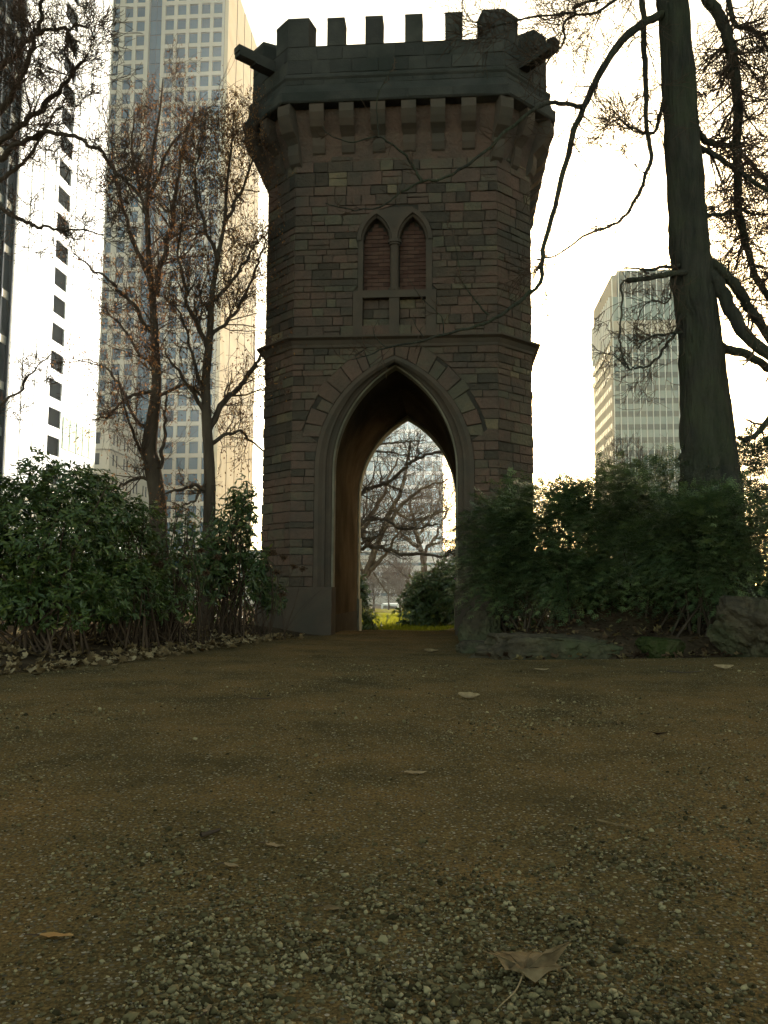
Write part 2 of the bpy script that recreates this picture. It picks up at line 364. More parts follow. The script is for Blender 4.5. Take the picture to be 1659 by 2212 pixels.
def arch_curve(w, rise, n=22, base=-.1):
    R = (w*w + rise*rise)/(2*w); cx = w - R; a1 = math.atan2(rise, -cx)
    right = [(cx + R*math.cos(a), SPR + R*math.sin(a)) for a in np.linspace(0, a1, n)]
    pts = [(w, base), (w, SPR*.5)] + right
    return [(-x, z) for x, z in pts] + [(x, z) for x, z in reversed(pts[:-1])]
def arch_loft(prof, name, m, parent=tower, base=-.1, smooth=False):
    v, f = [], []
    for w, r, d in prof:
        c = arch_curve(w, r, base=base); n = len(c); v += [(x, d, z) for x, z in c]
    for k in range(len(prof)-1):
        for i in range(n-1): f.append((k*n+i, k*n+i+1, (k+1)*n+i+1, (k+1)*n+i))
    return obj(name, v, f, m, parent, smooth, [.5]*len(v))
# window rectangle on the front face
WL, WR = lv(Z2(572, 700))[0], lv(Z2(1012, 700))[0]
WLU, WRU = lv(Z2(600, 400))[0], lv(Z2(990, 400))[0]
W_TR0 = lv(Z2(790, 578))[1]; W_TR1 = lv(Z2(790, 540))[1]
W_SPRW = lv(Z2(700, 275))[1]; W_APW = lv(Z2(697, 150))[1]; W_HOOD = lv(Z2(697, 100))[1]
LIGHTS = [(lv(Z2(625, 400))[0], lv(Z2(765, 400))[0]), (lv(Z2(818, 400))[0], lv(Z2(958, 400))[0])]
def light_half(z, grow=0.0):
    """half width of a window light at height z"""
    w = (LIGHTS[0][1]-LIGHTS[0][0])/2 + grow; r = (W_APW - W_SPRW) + grow*1.25
    if z <= W_SPRW: return w
    h = z - W_SPRW
    if h >= r: return 0.0
    R = (w*w + r*r)/(2*w); return max(0.0, math.sqrt(max(R*R-h*h, 0)) - (R-w))
LC = [(a+b)/2 for a, b in LIGHTS]
def window_ext(z):
    """(left, right) of the whole window surround at height z, or None"""
    if z < W_STR1 or z > W_HOOD: return None
    if z < W_TR1: return WL, WR
    if z <= W_SPRW: return WLU, WRU
    h = light_half(z, .13)
    return (LC[0]-h, LC[1]+h) if h > .02 else None
RING = .36                          # voussoir ring width
Z_V0 = SPR + .62
def stone_spans(z0, z1, ring=True):
    """free spans of the front face between heights z0,z1: lists of (l0,r0,l1,r1) at bottom and top"""
    cuts = []
    def ah(z):
        g = RING if (ring and z > Z_V0) else 0
        return arch_half(WO+g, RO+g*1.2, z)
    b, t = ah(z0+.001), ah(z1)
    if b > .03: cuts.append((-b, b, -t, t))
    wb, wt = window_ext(z0+.001), window_ext(z1-.001)
    if wb or wt:
        wb = wb or wt; wt = wt or ((wb[0]+wb[1])/2 - .02, (wb[0]+wb[1])/2 + .02)
        cuts.append((wb[0], wb[1], wt[0], wt[1]))
    spans = []; l0 = l1 = -A_
    for c in cuts[:1]:
        spans.append((l0, c[0], l1, c[2])); l0, l1 = c[1], c[3]
    spans.append((l0, A_, l1, A_)); return spans
blocks = []                         # (area, verts, faces, tint)
def face_frame(k):
    """corner, direction, outward normal, length of octagon side k (0 front, 1 right chamfer, 7 left chamfer)"""
    o = octo(0); p, q = np.array(o[k]), np.array(o[(k+1) % 8]); d = q-p; L = np.linalg.norm(d); d /= L
    return p, d, np.array((d[1], -d[0])), L
def block(p, d, n, l0, r0, l1, r1, z0, z1, tint, proud, g=.0035):
    """one stone: chamfered front, open back"""
    c = .009; l0 += g; r0 -= g; l1 += g; r1 -= g; z0 += g; z1 -= g
    if min(r0-l0, r1-l1) < .03 or z1-z0 < .03: return
    j = lambda s=.006: rng.normal(0, s)
    out = [(l0+j(), z0+j(.004)), (r0+j(), z0+j(.004)), (r1+j(), z1+j(.004)), (l1+j(), z1+j(.004))]
    inn = [(l0+c, z0+c), (r0-c, z0+c), (r1-c, z1-c), (l1+c, z1-c)]
    V = []
    def P3(s, z, h): q = p + d*s + n*h; return (q[0], q[1], z)
    for s, z in out: V.append(P3(s, z, -.05))
    for s, z in out: V.append(P3(s, z, proud - .016))
    tl = rng.normal(0, .005, 4)
    for (s, z), t in zip(inn, tl): V.append(P3(s, z, proud + t))
    F = [(8, 9, 10, 11)]
    for i in range(4):
        k = (i+1) % 4; F.append((i, k, 4+k, 4+i)); F.append((4+i, 4+k, 8+k, 8+i))
    blocks.append(((r0-l0)*(z1-z0)*(1.0 if abs(n[1]) > .9 else .5), V, F, tint))
def courses(z0, z1, lo, hi):
    zs = [z0]
    while zs[-1] < z1 - lo*.8: zs.append(zs[-1] + rng.uniform(lo, hi))
    zs[-1] = z1; return zs
def lay(k, zs, front, mean):
    p, d, n, L = face_frame(k); half = L/2; p = p + d*half
    prev = []
    for z0, z1 in zip(zs[:-1], zs[1:]):
        spans = stone_spans(z0, z1) if front else [(-half, half, -half, half)]
        for l0, r0, l1, r1 in spans:
            a = 0.0; w0, w1 = r0-l0, r1-l1
            if max(w0, w1) < .06: continue
            cutsx = [0.0]
            while True:
                step = rng.uniform(.55, 1.5)*mean*(1.15 if z1-z0 > .2 else .9)
                nx_ = cutsx[-1] + step/max(w0, w1, .1)
                if nx_ > 1 - .45*mean/max(w0, w1, .1): break
                cutsx.append(nx_)
            cutsx.append(1.0)
            for t0, t1 in zip(cutsx[:-1], cutsx[1:]):
                a0 = l0+w0*t0; b0 = l0+w0*t1; a1 = l1+w1*t0; b1 = l1+w1*t1
                if 0 < t0: a0 = a1 = (a0+a1)/2
                if t1 < 1: b0 = b1 = (b0+b1)/2
                tint = float(np.clip(rng.normal(.46, .24), 0, 1))
                if front and z1-z0 > .2 and rng.random() < .12 and b0-a0 > .2:      # two thin stones in one course
                    zm = (z0+z1)/2 + rng.uniform(-.02, .02)
                    block(p, d, n, a0, b0, (a0+a1)/2, (b0+b1)/2, z0, zm, tint, rng.uniform(-.004, .016))
                    block(p, d, n, (a0+a1)/2, (b0+b1)/2, a1, b1, zm, z1, float(np.clip(tint+rng.normal(0, .2), 0, 1)), rng.uniform(-.004, .016))
                else: block(p, d, n, a0, b0, a1, b1, z0, z1, tint, rng.uniform(-.004, .018))
zs_low = courses(W_PLINTH+.02, W_STR0-.02, .115, .235); zs_up = courses(W_STR1, W_CORN0-1.2, .115, .24)
zs_top = courses(W_CORN0-1.2, W_CORN0, .22, .30)
for zs, mean in ((zs_low, .36), (zs_up, .36), (zs_top, .42)):
    lay(0, zs, True, mean)
    for k in (1, 7): lay(k, zs, False, mean)
    for k in (2, 6): lay(k, zs, False, mean*2.2)
# lower window panels: coursed stones set back in the recess
def panel_blocks(l, r, z0, z1):
    zs = list(np.linspace(z0, z1, 5)); p = np.array((0, .10)); d = np.array((1., 0)); n = np.array((0, -1.))
    for i, (a, b) in enumerate(zip(zs[:-1], zs[1:])):
        xs = [l, l+(r-l)*(.38 + .22*(i % 2)), r]
        for x0, x1 in zip(xs[:-1], xs[1:]): block(p, d, n, x0, x1, x0, x1, a, b, float(np.clip(rng.normal(.5, .2), 0, 1)), rng.uniform(-.004, .012))
for a, b in LIGHTS: panel_blocks(a, b, W_STR1, W_TR0)
# voussoirs
def voussoirs():
    n = 9
    for s in (-1, 1):
        w0, r0 = WO+.005, RO+.005
        ts = np.sort(np.concatenate([[0, 1], (np.arange(1, n) + rng.uniform(-.22, .22, n-1))/n]))
        def arc(w, r, t):
            R = (w*w+r*r)/(2*w); cx = w-R
            a_lo = math.asin(min(1, (Z_V0-SPR)/R)); a_hi = math.atan2(r, -cx); a = a_lo + (a_hi-a_lo)*t
            return s*(cx+R*math.cos(a)), SPR+R*math.sin(a)
        for t0, t1 in zip(ts[:-1], ts[1:]):
            g = RING + rng.uniform(-.10, .05); tint = float(np.clip(rng.normal(.55, .2), 0, 1)); pr = -.010 - rng.uniform(0, .014)
            dt = .003
            q = [arc(w0, r0, t0+dt), arc(w0+g, r0+g*1.2, t0+dt), arc(w0+g, r0+g*1.2, t1-dt), arc(w0, r0, t1-dt)]
            if s < 0: q = q[::-1]
            cxx = sum(x for x, _ in q)/4; czz = sum(z for _, z in q)/4
            q = [(x+rng.normal(0, .006), z+rng.normal(0, .006)) for x, z in q]
            inn = [(x+(cxx-x)*.07, z+(czz-z)*.07) for x, z in q]
            V = [(x, .06, z) for x, z in q] + [(x, pr+.016, z) for x, z in q] + [(x, pr, z) for x, z in inn]
            F = [(8, 9, 10, 11)]
            for i in range(4):
                k = (i+1) % 4; F += [(i, k, 4+k, 4+i), (4+i, 4+k, 8+k, 8+i)]
            obj('voussoir', V, F, M['stone'], tower, attr=[tint]*12)
blocks.sort(key=lambda b: -b[0])
for a, V, F, t in blocks[:300]: obj('stone_block', V, F, M['stone'], tower, attr=[t]*len(V))
rest = MB()
for a, V, F, t in blocks[300:]: rest.add(V, F, t)
rest.build('small_stone_blocks', M['stone'], tower, kind='stuff')
voussoirs()
# core walls behind the stones (mortar), with the arch and window openings
core = MB()
def quad(p): core.add(p, [tuple(range(len(p)))])
levels = sorted(set([-.3, W_PLINTH, W_STR0, W_STR1, W_TR1, W_CORN0] + list(np.linspace(SPR, SPR+RO, 24)) + list(np.linspace(W_SPRW, W_HOOD, 10)) + [W_HOOD+.01]))
for z0, z1 in zip(levels[:-1], levels[1:]):
    for l0, r0, l1, r1 in stone_spans(z0, z1, ring=False):
        quad([(l0, .02, z0), (r0, .02, z0), (r1, .02, z1), (l1, .02, z1)])
    for vb in (2*B_ - .02,):
        b, t = arch_half(HW+.02, RISE+.02, z0+.001), arch_half(HW+.02, RISE+.02, z1)
        for s in (-1, 1): quad([(s*b, vb, z0), (s*A_, vb, z0), (s*A_, vb, z1), (s*t, vb, z1)])
o8 = octo(-.02)
for k in (1, 2, 3, 5, 6, 7):
    p, q = o8[k], o8[(k+1) % 8]; quad([(p[0], p[1], -.3), (q[0], q[1], -.3), (q[0], q[1], W_CORN0+.3), (p[0], p[1], W_CORN0+.3)])
core.build('wall_core', M['mortar'], tower)
# arch: moulded front order, pale jambs, tunnel vault, rear jamb
arch_loft([(WO, RO, .05), (WO, RO, -.018), (1.47, RO-.07, -.018), (1.45, RO-.09, .0), (1.40, RO-.12, .045), (1.35, RISE+.10, .06), (1.335, RISE+.09, .12),
           (1.29, RISE+.07, .17), (1.25, RISE+.045, .19), (1.235, RISE+.03, .235)], 'arch_moulding', M['dressed'])
arch_loft([(1.235, RISE+.03, .235), (HW, RISE, .26), (HW, RISE, .55), (1.25, RISE+.04, .57)], 'front_jamb', M['jamb'])
arch_loft([(1.25, RISE+.04, .56), (1.25, RISE+.04, 5.05)], 'tunnel_vault', M['plaster'])
arch_loft([(1.255, RISE+.04, 5.03), (1.225, RISE-.02, 5.05), (1.225, RISE-.02, 5.48), (1.3, RISE+.06, 5.5)], 'rear_jamb', M['jamb'])
for s in (-1, 1):
    mb = MB(); mb.box(min(s*1.235, s*1.27), max(s*1.235, s*1.27), .62, 5.0, -.3, .42); mb.build('tunnel_base_course', M['darkbase'], tower)
# plinth each side of the opening, following the octagon; rear plinth blocks
def plinth(s):
    a, b = A_+.04, B_+.10
    poly = [(s*1.175, -.11), (s*a, -.11), (s*b, B_-A_-.04), (s*b, B_+A_), (s*(b-.3), B_+A_), (s*(b-.3), .9), (s*2.0, .50), (s*1.175, .50)]
    if s < 0: poly = poly[::-1]
    mb = MB(); mb.prism(poly, -.35, W_PLINTH-.03)
    inner = [(x*(1 if abs(x) < 1.3 else .985), max(y, -.07)) for x, y in poly]
    mb.prism(inner, W_PLINTH-.03, W_PLINTH+.02)
    mb.build('plinth', M['dressed'], tower)
    mb = MB(); mb.box(min(s*1.19, s*1.7), max(s*1.19, s*1.7), 5.0, 5.6, -.4, .72); mb.build('plinth', M['jamb'], tower)
plinth(-1); plinth(1)
# string course, cornice, parapet, roof deck
octo_loft([(.0, W_STR0-.05), (.035, W_STR0-.03), (.04, W_STR0+.02), (.09, W_STR0+.10), (.17, W_STR1-.05), (.17, W_STR1-.015), (.02, W_STR1+.035)], 'string_course', M['dressed'])
octo_loft([(.0, W_CORN0-.02), (.50, W_CORN0), (.52, W_CORN0+.02), (.52, W_CORN1), (.47, W_CORN1+.04), (.42, W_CORN1+.2)], 'cornice', M['parapet'])
octo_loft([(.42, W_CORN1+.19), (.40, W_PAR-.10), (.43, W_PAR-.06), (.43, W_PAR-.01), (.35, W_PAR+.06), (.35, W_CREN)], 'parapet', M['parapet'])
octo_loft([(.35, W_CREN), (.36, W_CREN+.005), (-.01, W_CREN+.01), (-.01, W_CREN-.9)], 'parapet_coping', M['parapet'])
octo_loft([(.0, W_CREN-.85), (.0, W_CREN-.8)], 'roof_deck', M['mortar'], close_top=True)
def ashlar(k, e0, e1, zs, mean):
    """one course after the other of sooty blocks on the parapet face k"""
    for (z0, z1) in zip(zs[:-1], zs[1:]):
        f0, f1 = (np.interp([z0, z1], [zs[0], zs[-1]], [e0, e1])); o = octo(0); oo = octo((f0+f1)/2)
        p, q = np.array(oo[k]), np.array(oo[(k+1) % 8]); L = np.linalg.norm(q-p); d = (q-p)/L; n = np.array((d[1], -d[0]))
        xs = [0.0]
        while xs[-1] + mean*1.5 < L: xs.append(xs[-1] + mean*rng.uniform(.7, 1.4))
        xs.append(L); b0 = len(blocks)
        for x0, x1 in zip(xs[:-1], xs[1:]): block(p, d, n, x0, x1, x0, x1, z0, z1, float(np.clip(rng.normal(.45, .22), 0, 1)), rng.uniform(.006, .016))
        for a, V, F, t in blocks[b0:]: obj('parapet_block', V, F, M['parapet'], tower, attr=[t]*len(V))
        del blocks[b0:]
for k in (0, 1, 7):
    ashlar(k, .42, .40, [W_CORN1+.2, W_PAR-.11], .5)
    ashlar(k, .35, .35, list(np.linspace(W_PAR+.065, W_CREN-.01, 3)), .48)
    ashlar(k, .52, .52, [W_CORN0+.02, W_CORN1], .75)
def merlon(poly, z1, nm='merlon'):
    mb = MB(); mb.prism(poly, W_CREN-.01, z1-.07, rng.random()); c = np.mean(poly, 0)
    g = [tuple(c + (np.array(q)-c)*1.015) for q in poly]; mb.prism(g, z1-.07, z1, rng.random())
    mb.build(nm, M['parapet'], tower)
for z in (540, 708, 883, 1060):
    u = lv(Z1(z, 130), -.35)[0]; merlon([(u-.175, -.35), (u+.175, -.35), (u+.175, -.02), (u-.175, -.02)], W_MER)
oc, oi = octo(.35), octo(.01)
for k in range(8):
    p = np.array(oc[k]); a = np.array(oc[(k-1) % 8]); b = np.array(oc[(k+1) % 8]); q = np.array(oi[k])
    ai = np.array(oi[(k-1) % 8]); bi = np.array(oi[(k+1) % 8]); L = .42 if k in (0, 1) else .38
    un = lambda x: x/np.linalg.norm(x)
    pa, pb = p+un(a-p)*L, p+un(b-p)*L; qa = q+un(ai-q)*L*.9; qb = q+un(bi-q)*L*.9
    merlon([tuple(x) for x in (pa, p, pb, qb, q, qa)], W_MER+.02)
for k in (2, 3, 4, 6):                # more merlons on the far sides
    p, q = np.array(oc[k]), np.array(oc[(k+1) % 8]); L = np.linalg.norm(q-p)
    if L < 2: continue
    d = (q-p)/L; nrm = np.array((d[1], -d[0]))
    for t in np.linspace(0, 1, 6)[1:-1]:
        c = p + d*L*t; merlon([tuple(c-d*.165), tuple(c+d*.165), tuple(c+d*.165-nrm*.33), tuple(c-d*.165-nrm*.33)], W_MER)
octo_loft([(-.01, W_CORN0-1.0), (.05, W_CORN0-.75), (.13, W_CORN0-.5), (.24, W_CORN0-.2), (.27, W_CORN0+.01)], 'flare', M['stone'])
# corbels under the cornice
def corbel(pos, d, n, wid, hs=1.0, parent=tower):
    prof = [(-.02, -1.10), (.05, -1.02), (.09, -.86), (.10, -.66), (.16, -.58), (.24, -.50), (.30, -.36), (.345, -.22), (.35, -.06), (.34, .0), (-.02, .0)]
    V, F = [], []; m = len(prof)
    for sgn in (-1, 1):
        for h, z in prof:
            ww = wid/2*(1.0 if h > .12 else .86); q = np.array(pos) + d*sgn*ww + n*h*1.38; V.append((q[0], q[1], W_CORN0 + z*hs))
    F = [tuple(reversed(range(m))), tuple(range(m, 2*m))] + [(i, (i+1) % m, m+(i+1) % m, m+i) for i in range(m)]
    obj('corbel', V, F, M['dressed'], parent, attr=[float(rng.uniform(.2, .7))]*len(V))
for z in (460, 590, 727, 862, 990, 1125):
    corbel((lv(Z1(z, 480), -.3)[0], 0.0), np.array((1., 0)), np.array((0, -1.)), .29, .80)
ob = octo(0)
for k in range(8):
    p = np.array(ob[k]); n1 = face_frame((k-1) % 8)[2]; n2 = face_frame(k)[2]; n = (n1+n2)/np.linalg.norm(n1+n2)
    corbel(p - n*.02, np.array((-n[1], n[0])), n*1.07, .28)
for k in (1, 2, 3, 5, 6, 7, 4):
    p, d, n, L = face_frame(k)
    for t in ((.5,) if L < 1.5 else np.linspace(0, 1, 7)[1:-1]): corbel(p+d*L*t, d, n, .22)
# water spouts on the chamfers
for k, zy in ((7, 325), (1, 300)):
    p, d, n, L = face_frame(k); mid = p + d*L*(.60 if k == 7 else .40)
    u, wz = mid[0], lv(Z1(160 if k == 7 else 1460, zy), .2)[1]
    mb = MB()
    def bx(h0, h1, w_, z0, z1):
        c = [mid + n*h0 - d*w_, mid + n*h0 + d*w_, mid + n*h1 + d*w_, mid + n*h1 - d*w_]; mb.prism([tuple(x) for x in c], z0, z1)
    bx(.1, 1.18, .10, wz-.12, wz-.04); bx(.15, 1.2, .10, wz-.04, wz+.09); bx(.2, .82, .115, wz-.15, wz-.115)
    mb.build('water_spout', M['parapet'], tower)
# blind double window: surround, mullion, transom, brick infill
win = MB()
def fr(l, r, z0, z1, v0, v1, t=.5): win.box(l, r, v0, v1, z0, z1, t)
hwL = (LIGHTS[0][1]-LIGHTS[0][0])/2
fr(WL, LIGHTS[0][0], W_STR1, W_TR1, -.02, .22); fr(LIGHTS[1][1], WR, W_STR1, W_TR1, -.02, .22)
fr(LIGHTS[0][1], LIGHTS[1][0], W_STR1, W_TR0, -.015, .22); fr(LIGHTS[0][0], LIGHTS[1][1], W_TR0, W_TR1, -.03, .30, .7)
fr(WLU, LIGHTS[0][0], W_TR1, W_SPRW, .0, .30); fr(LIGHTS[1][1], WRU, W_TR1, W_SPRW, .0, .30)
fr(LIGHTS[0][0], LIGHTS[1][1], W_STR1, W_TR0, .13, .16, .3)
window = win.build('blind_window', M['dressed'], tower)
def pointed_ring(cx, g0, g1, v0, v1, name, m):
    n = 14; V, F = [], []
    w = hwL; r = W_APW - W_SPRW
    def cur(g):
        ww, rr = w+g, r+g*1.25; R = (ww*ww+rr*rr)/(2*ww); c = ww-R; a1 = math.atan2(rr, -c)
        right = [(c+R*math.cos(a), W_SPRW+R*math.sin(a)) for a in np.linspace(0, a1, n)]
        return [(cx-x, z) for x, z in right] + [(cx+x, z) for x, z in reversed(right[:-1])]
    st = [(g1, .04), (g1, v0), (g0+.045, v0), (g0+.03, v0+.05), (g0, v0+.08), (g0, v1)]
    for g, d in st: V += [(x, d, z) for x, z in cur(g)]
    k = 2*n-1
    for s_ in range(len(st)-1):
        for i in range(k-1): F.append((s_*k+i, s_*k+i+1, (s_+1)*k+i+1, (s_+1)*k+i))
    return obj(name, V, F, m, window, attr=[.55]*len(V))
for i, c in enumerate(LC): pointed_ring(c, 0, .125, -.03 - .006*i, .26, 'hood_mould', M['dressed'])
sp = MB(); mc = (LC[0]+LC[1])/2
zz = np.linspace(W_SPRW, W_HOOD, 8)
for z0, z1 in zip(zz[:-1], zz[1:]):                       # stone between the two pointed heads
    h0, h1 = light_half(z0, .02), light_half(z1, .02)
    a0, b0, a1, b1 = LC[0]+h0, LC[1]-h0, LC[0]+h1, LC[1]-h1
    sp.add([(a0, .015, z0), (b0, .015, z0), (b1, .015, z1), (a1, .015, z1)], [(0, 1, 2, 3)], .5)
sp.build('spandrel', M['dressed'], window)
mu = MB(); n = 12
for r, z0, z1 in ((.085, W_TR1+.06, W_SPRW-.09), (.12, W_TR1, W_TR1+.06), (.115, W_SPRW-.09, W_SPRW-.05), (.14, W_SPRW-.05, W_SPRW+.01)):
    mu.prism([(mc + r*math.cos(a), .06 + r*math.sin(a)*.9) for a in np.arange(n)*2*math.pi/n], z0, z1)
mu.build('mullion_column', M['dressed'], window)
for c in LC:                                              # brick infill, one object per brick
    zb = np.arange(W_TR1, W_APW-.06, .082)
    back = MB(); zz = np.linspace(W_TR1, W_APW+.02, 24)
    for z0, z1 in zip(zz[:-1], zz[1:]):
        h0, h1 = light_half(z0)+.02, light_half(z1)+.02
        back.add([(c-h0, .232, z0), (c+h0, .232, z0), (c+h1, .232, z1), (c-h1, .232, z1)], [(0, 1, 2, 3)])
    back.build('infill_backing', M['mortar'], window)
    for i, z in enumerate(zb):
        h = light_half(z+.082)
        if h < .06: continue
        xs = np.concatenate([[-h], np.arange(-hwL + (.06 if i % 2 else .16), hwL, .235), [h]]); xs = xs[(xs >= -h) & (xs <= h)]
        for x0, x1 in zip(xs[:-1], xs[1:]):
            if x1-x0 < .05: continue
            mb = MB(); d = rng.uniform(-.006, .006); mb.box(c+x0+.005, c+x1-.005, .208+d, .25, z+.005, z+.077, float(rng.random()))
            mb.build('brick', M['brick'], window)

# ---------------------------------------------------------------- city buildings behind
def building(name, label, corner_px, Z, cat='building'):
    """Empty at the near corner; local x to the right, y away along the street grid, z up"""
    p = P(corner_px[0], corner_px[1], Z); g = -1.2
    return thing(name, label, cat, (p.x, Z, g), -THETA)
# (1) tower with a grid of square windows, a glazed notch and a ribbed flank
sk = building('office_skyscraper', 'tall beige skyscraper with a grid of blue windows and a ribbed flank', (219, 640), 186)
SW, SD, SH, FL = 27.2, 33.0, 152.0, 3.62
cols = [(0.3, 1.75), (3.0, 5.0), (5.9, 7.9), (12.9, 15.0), (15.8, 17.9), (18.7, 20.8), (21.6, 23.7), (24.5, 26.6)]
NOTCH = (8.9, 12.0)
gr = MB(); edges = [0.0] + [e for c in cols for e in c] + [SW]
prev = 0.0
for a, b in cols + [(SW, SW)]:
    if a > prev + .01:
        if prev < NOTCH[0] < a:
            gr.box(prev, NOTCH[0], 0, 1.0, 0, SH); gr.box(NOTCH[1], a, 0, 1.0, 0, SH)
        else: gr.box(prev, a, 0, 1.0, 0, SH)
    prev = b
nfl = int(SH/FL)
for k in range(nfl+1):
    z = k*FL
    for a, b in cols: gr.box(a-.003, b+.003, .06, 1.0, z-.48, z+.48)
facade = gr.build('facade_grid', M['cream'], sk)
mb = MB(); mb.box(.02, SW-.02, 1.3, SD-.02, 0, SH-.5); mb.build('core', M['slot'], sk)
wproto = None; low = MB()
rw = random.Random(3)
for k in range(nfl):
    for a, b in cols:
        z0, z1 = k*FL+.48, (k+1)*FL-.48
        if 24 < z0 < 147:
            mbw = MB(); mbw.box(a, b, .55, .7, z0, z1, rw.random()); w_ = mbw.build('window', M['glass'], sk)
        else: low.box(a, b, .55, .7, z0, z1, rw.random())
low.build('lower_windows', M['glass'], sk, kind='stuff')
mb = MB()
for k in range(nfl):
    for j in range(2):
        x0 = NOTCH[0]+.05+j*1.53; mb.box(x0, x0+1.45, 1.05 + .02*j, 1.2, k*FL+.12, (k+1)*FL-.12, rw.random())
mb.build('notch_glazing', M['glass'], sk)
# ribbed flank: wall strips of dark slots and pale fins, each fin its own part
mb = MB(); mb.box(SW-.01, SW+.25, 0.02, SD, 0, SH-4); mb.build('flank_wall', M['slot'], sk)
y = .35
fin = MB(); fin.box(SW+.2, SW+.95, -.33, .33, 0, SH-3); fin0 = fin.build('fin', M['fin'], sk); fin0.location = (0, y, 0)
first = True; y += 1.05; i = 0
while y < SD:
    f2 = fin0.copy(); COL.objects.link(f2); f2.parent = sk; f2.location = (0, y, 0); i += 1
    y += 1.05 if i % 6 else 1.9
mb = MB(); mb.box(SW+.1, SW+1.0, SD-.6, SD+.2, 0, SH-2.5); mb.box(SW+.1, SW+.99, -.02, .2, 0, SH-2.4); mb.build('corner_pier', M['fin'], sk)
# (2) white slab with one column of dark windows
def on_wall(px, Xa, Za):
    """depth at which the ray through px meets the wall line through (Xa, Za) that follows the street grid"""
    lo_, hi_ = 20.0, 400.0
    for _ in range(60):
        mid = (lo_+hi_)/2
        if P(px[0], px[1], mid).x > Xa + math.tan(THETA)*(mid-Za): lo_ = mid
        else: hi_ = mid
    return lo_
pw_ = P(104, 896, 84); X0w = pw_.x - math.tan(THETA)*84
yA, yB = 58.0, on_wall((206, 955), pw_.x, 84)
zw0, zw1 = 84.0, on_wall((131.5, 905), pw_.x, 84)
wt = thing('white_office_tower', 'white clad slab tower with one column of dark windows', 'building',
           (X0w + math.tan(THETA)*yA, yA, -1.2), -THETA)
LW = (yB-yA)/math.cos(THETA); HWT = 92.0
FLW = 2.97; WW0, WW1 = (zw0-yA)/math.cos(THETA), (zw1-yA)/math.cos(THETA)
print('white tower', yB, zw0, zw1, pw_)
zone = MB(); zone.box(-16, 0, 0, WW0, 0, HWT); zone.box(-16, 0, WW1, LW, 0, HWT); zone.box(-15, -.35, WW0, WW1, 0, HWT)
nf = int(HWT/FLW)
for k in range(nf+1):
    z = k*FLW+.75; zone.box(-.36, -.004, WW0-.002, WW1+.002, max(0, z-.52), z+.52)
zone.build('wall', M['white'], wt)
for k in range(nf):
    mb = MB(); mb.box(-.30, -.16, WW0, WW1, k*FLW+.75+.52, (k+1)*FLW+.75-.52, rw.random()); mb.build('window', M['glassdark'], wt)
for yy in np.arange(1.5, LW, 2.4):
    if WW0-.2 < yy < WW1+.2: continue
    mb = MB(); mb.box(-.01, .035, yy-.03, yy+.03, 0, HWT-.1); mb.build('panel_joint', M['mullion'], wt)
for j in range(5):
    mb = MB(); y0 = LW-8.2+j*1.6; mb.box(-.02, .06, y0, y0+1.35, 17.2, 20.6); mb.build('teal_pane', M['teal'], wt)
# (3) dark tower cut by the left edge
p = P(27, 480, 62)
dk = thing('dark_office_tower', 'dark glass tower cut off by the left edge of the picture', 'building', (p.x, 62, -1.2), -THETA)
mb = MB(); mb.box(-22, 0, -22, 0, 0, 66); mb.build('glass_wall', M['dark'], dk)
for i in range(10):
    mb = MB(); mb.box(-.02, .28, -.16-i*1.4, .0-i*1.4, 0, 66); mb.build('mullion', M['dark'], dk)
for k in range(19):
    mb = MB(); mb.box(-.05, .10, -21.9, -.17, k*3.5-.3, k*3.5+.3); mb.build('floor_band', M['banddark'], dk)
# (4) cream stone building, lit flank
cb = building('cream_stone_building', 'cream stone corner building with cornices and paired windows beside the white tower', (236, 980), 158)
CH, CD = lambda: None, 30.0
p_top = P(238, 900, 158); Hc = p_top.z + 1.2
body = MB(); body.box(-14, -.35, .35, CD-.3, 0, Hc-.3)
body.build('core', M['cream'], cb)
cf = MB(); FLC = 4.05
wins = [(2.0 + i*5.2, 3.2 + i*5.2) for i in range(5)]
def flank(z0, z1, pairs):
    prev = 0.0
    for a, b in pairs:
        cf.box(-.4, 0, prev, a, z0, z1); prev = b
    cf.box(-.4, 0, prev, CD, z0, z1)
pairs = [q for i in range(5) for q in ((1.7+i*5.4, 2.75+i*5.4), (3.35+i*5.4, 4.4+i*5.4))]
nz = int((Hc-2.2)/FLC)
for k in range(nz):
    z = Hc-2.2-(k+1)*FLC
    cf.box(-.4, -.003, 0, CD, z, z+1.0); flank(z+1.0, z+3.3, pairs); cf.box(-.4, -.003, 0, CD, z+3.3, z+FLC)
cf.box(-.4, 0, 0, CD, Hc-2.2, Hc)
cf.box(-14, -.4, 0, .4, 0, Hc)
cf.build('wall', M['cream'], cb)
for z in (Hc-2.35, Hc-2.2-FLC*1-.1, Hc-.25):
    mb = MB(); mb.box(-14, .45, -.45, CD+.2, z, z+.45); mb.build('cornice', M['cream'], cb)
for k in range(min(nz, 5)):
    z = Hc-2.2-(k+1)*FLC
    for a, b in pairs:
        mb = MB(); mb.box(-.30, -.2, a, b, z+1.0, z+3.3, rw.random()); mb.build('window', M['glassdark'], cb)
for k in range(min(nz, 4)):
    z = Hc-2.2-(k+1)*FLC
    for xx in (-3.0, -6.0):
        mb = MB(); mb.box(xx, xx+1.1, -.05, .02, z+1.0, z+3.2); mb.build('window', M['glassdark'], cb)
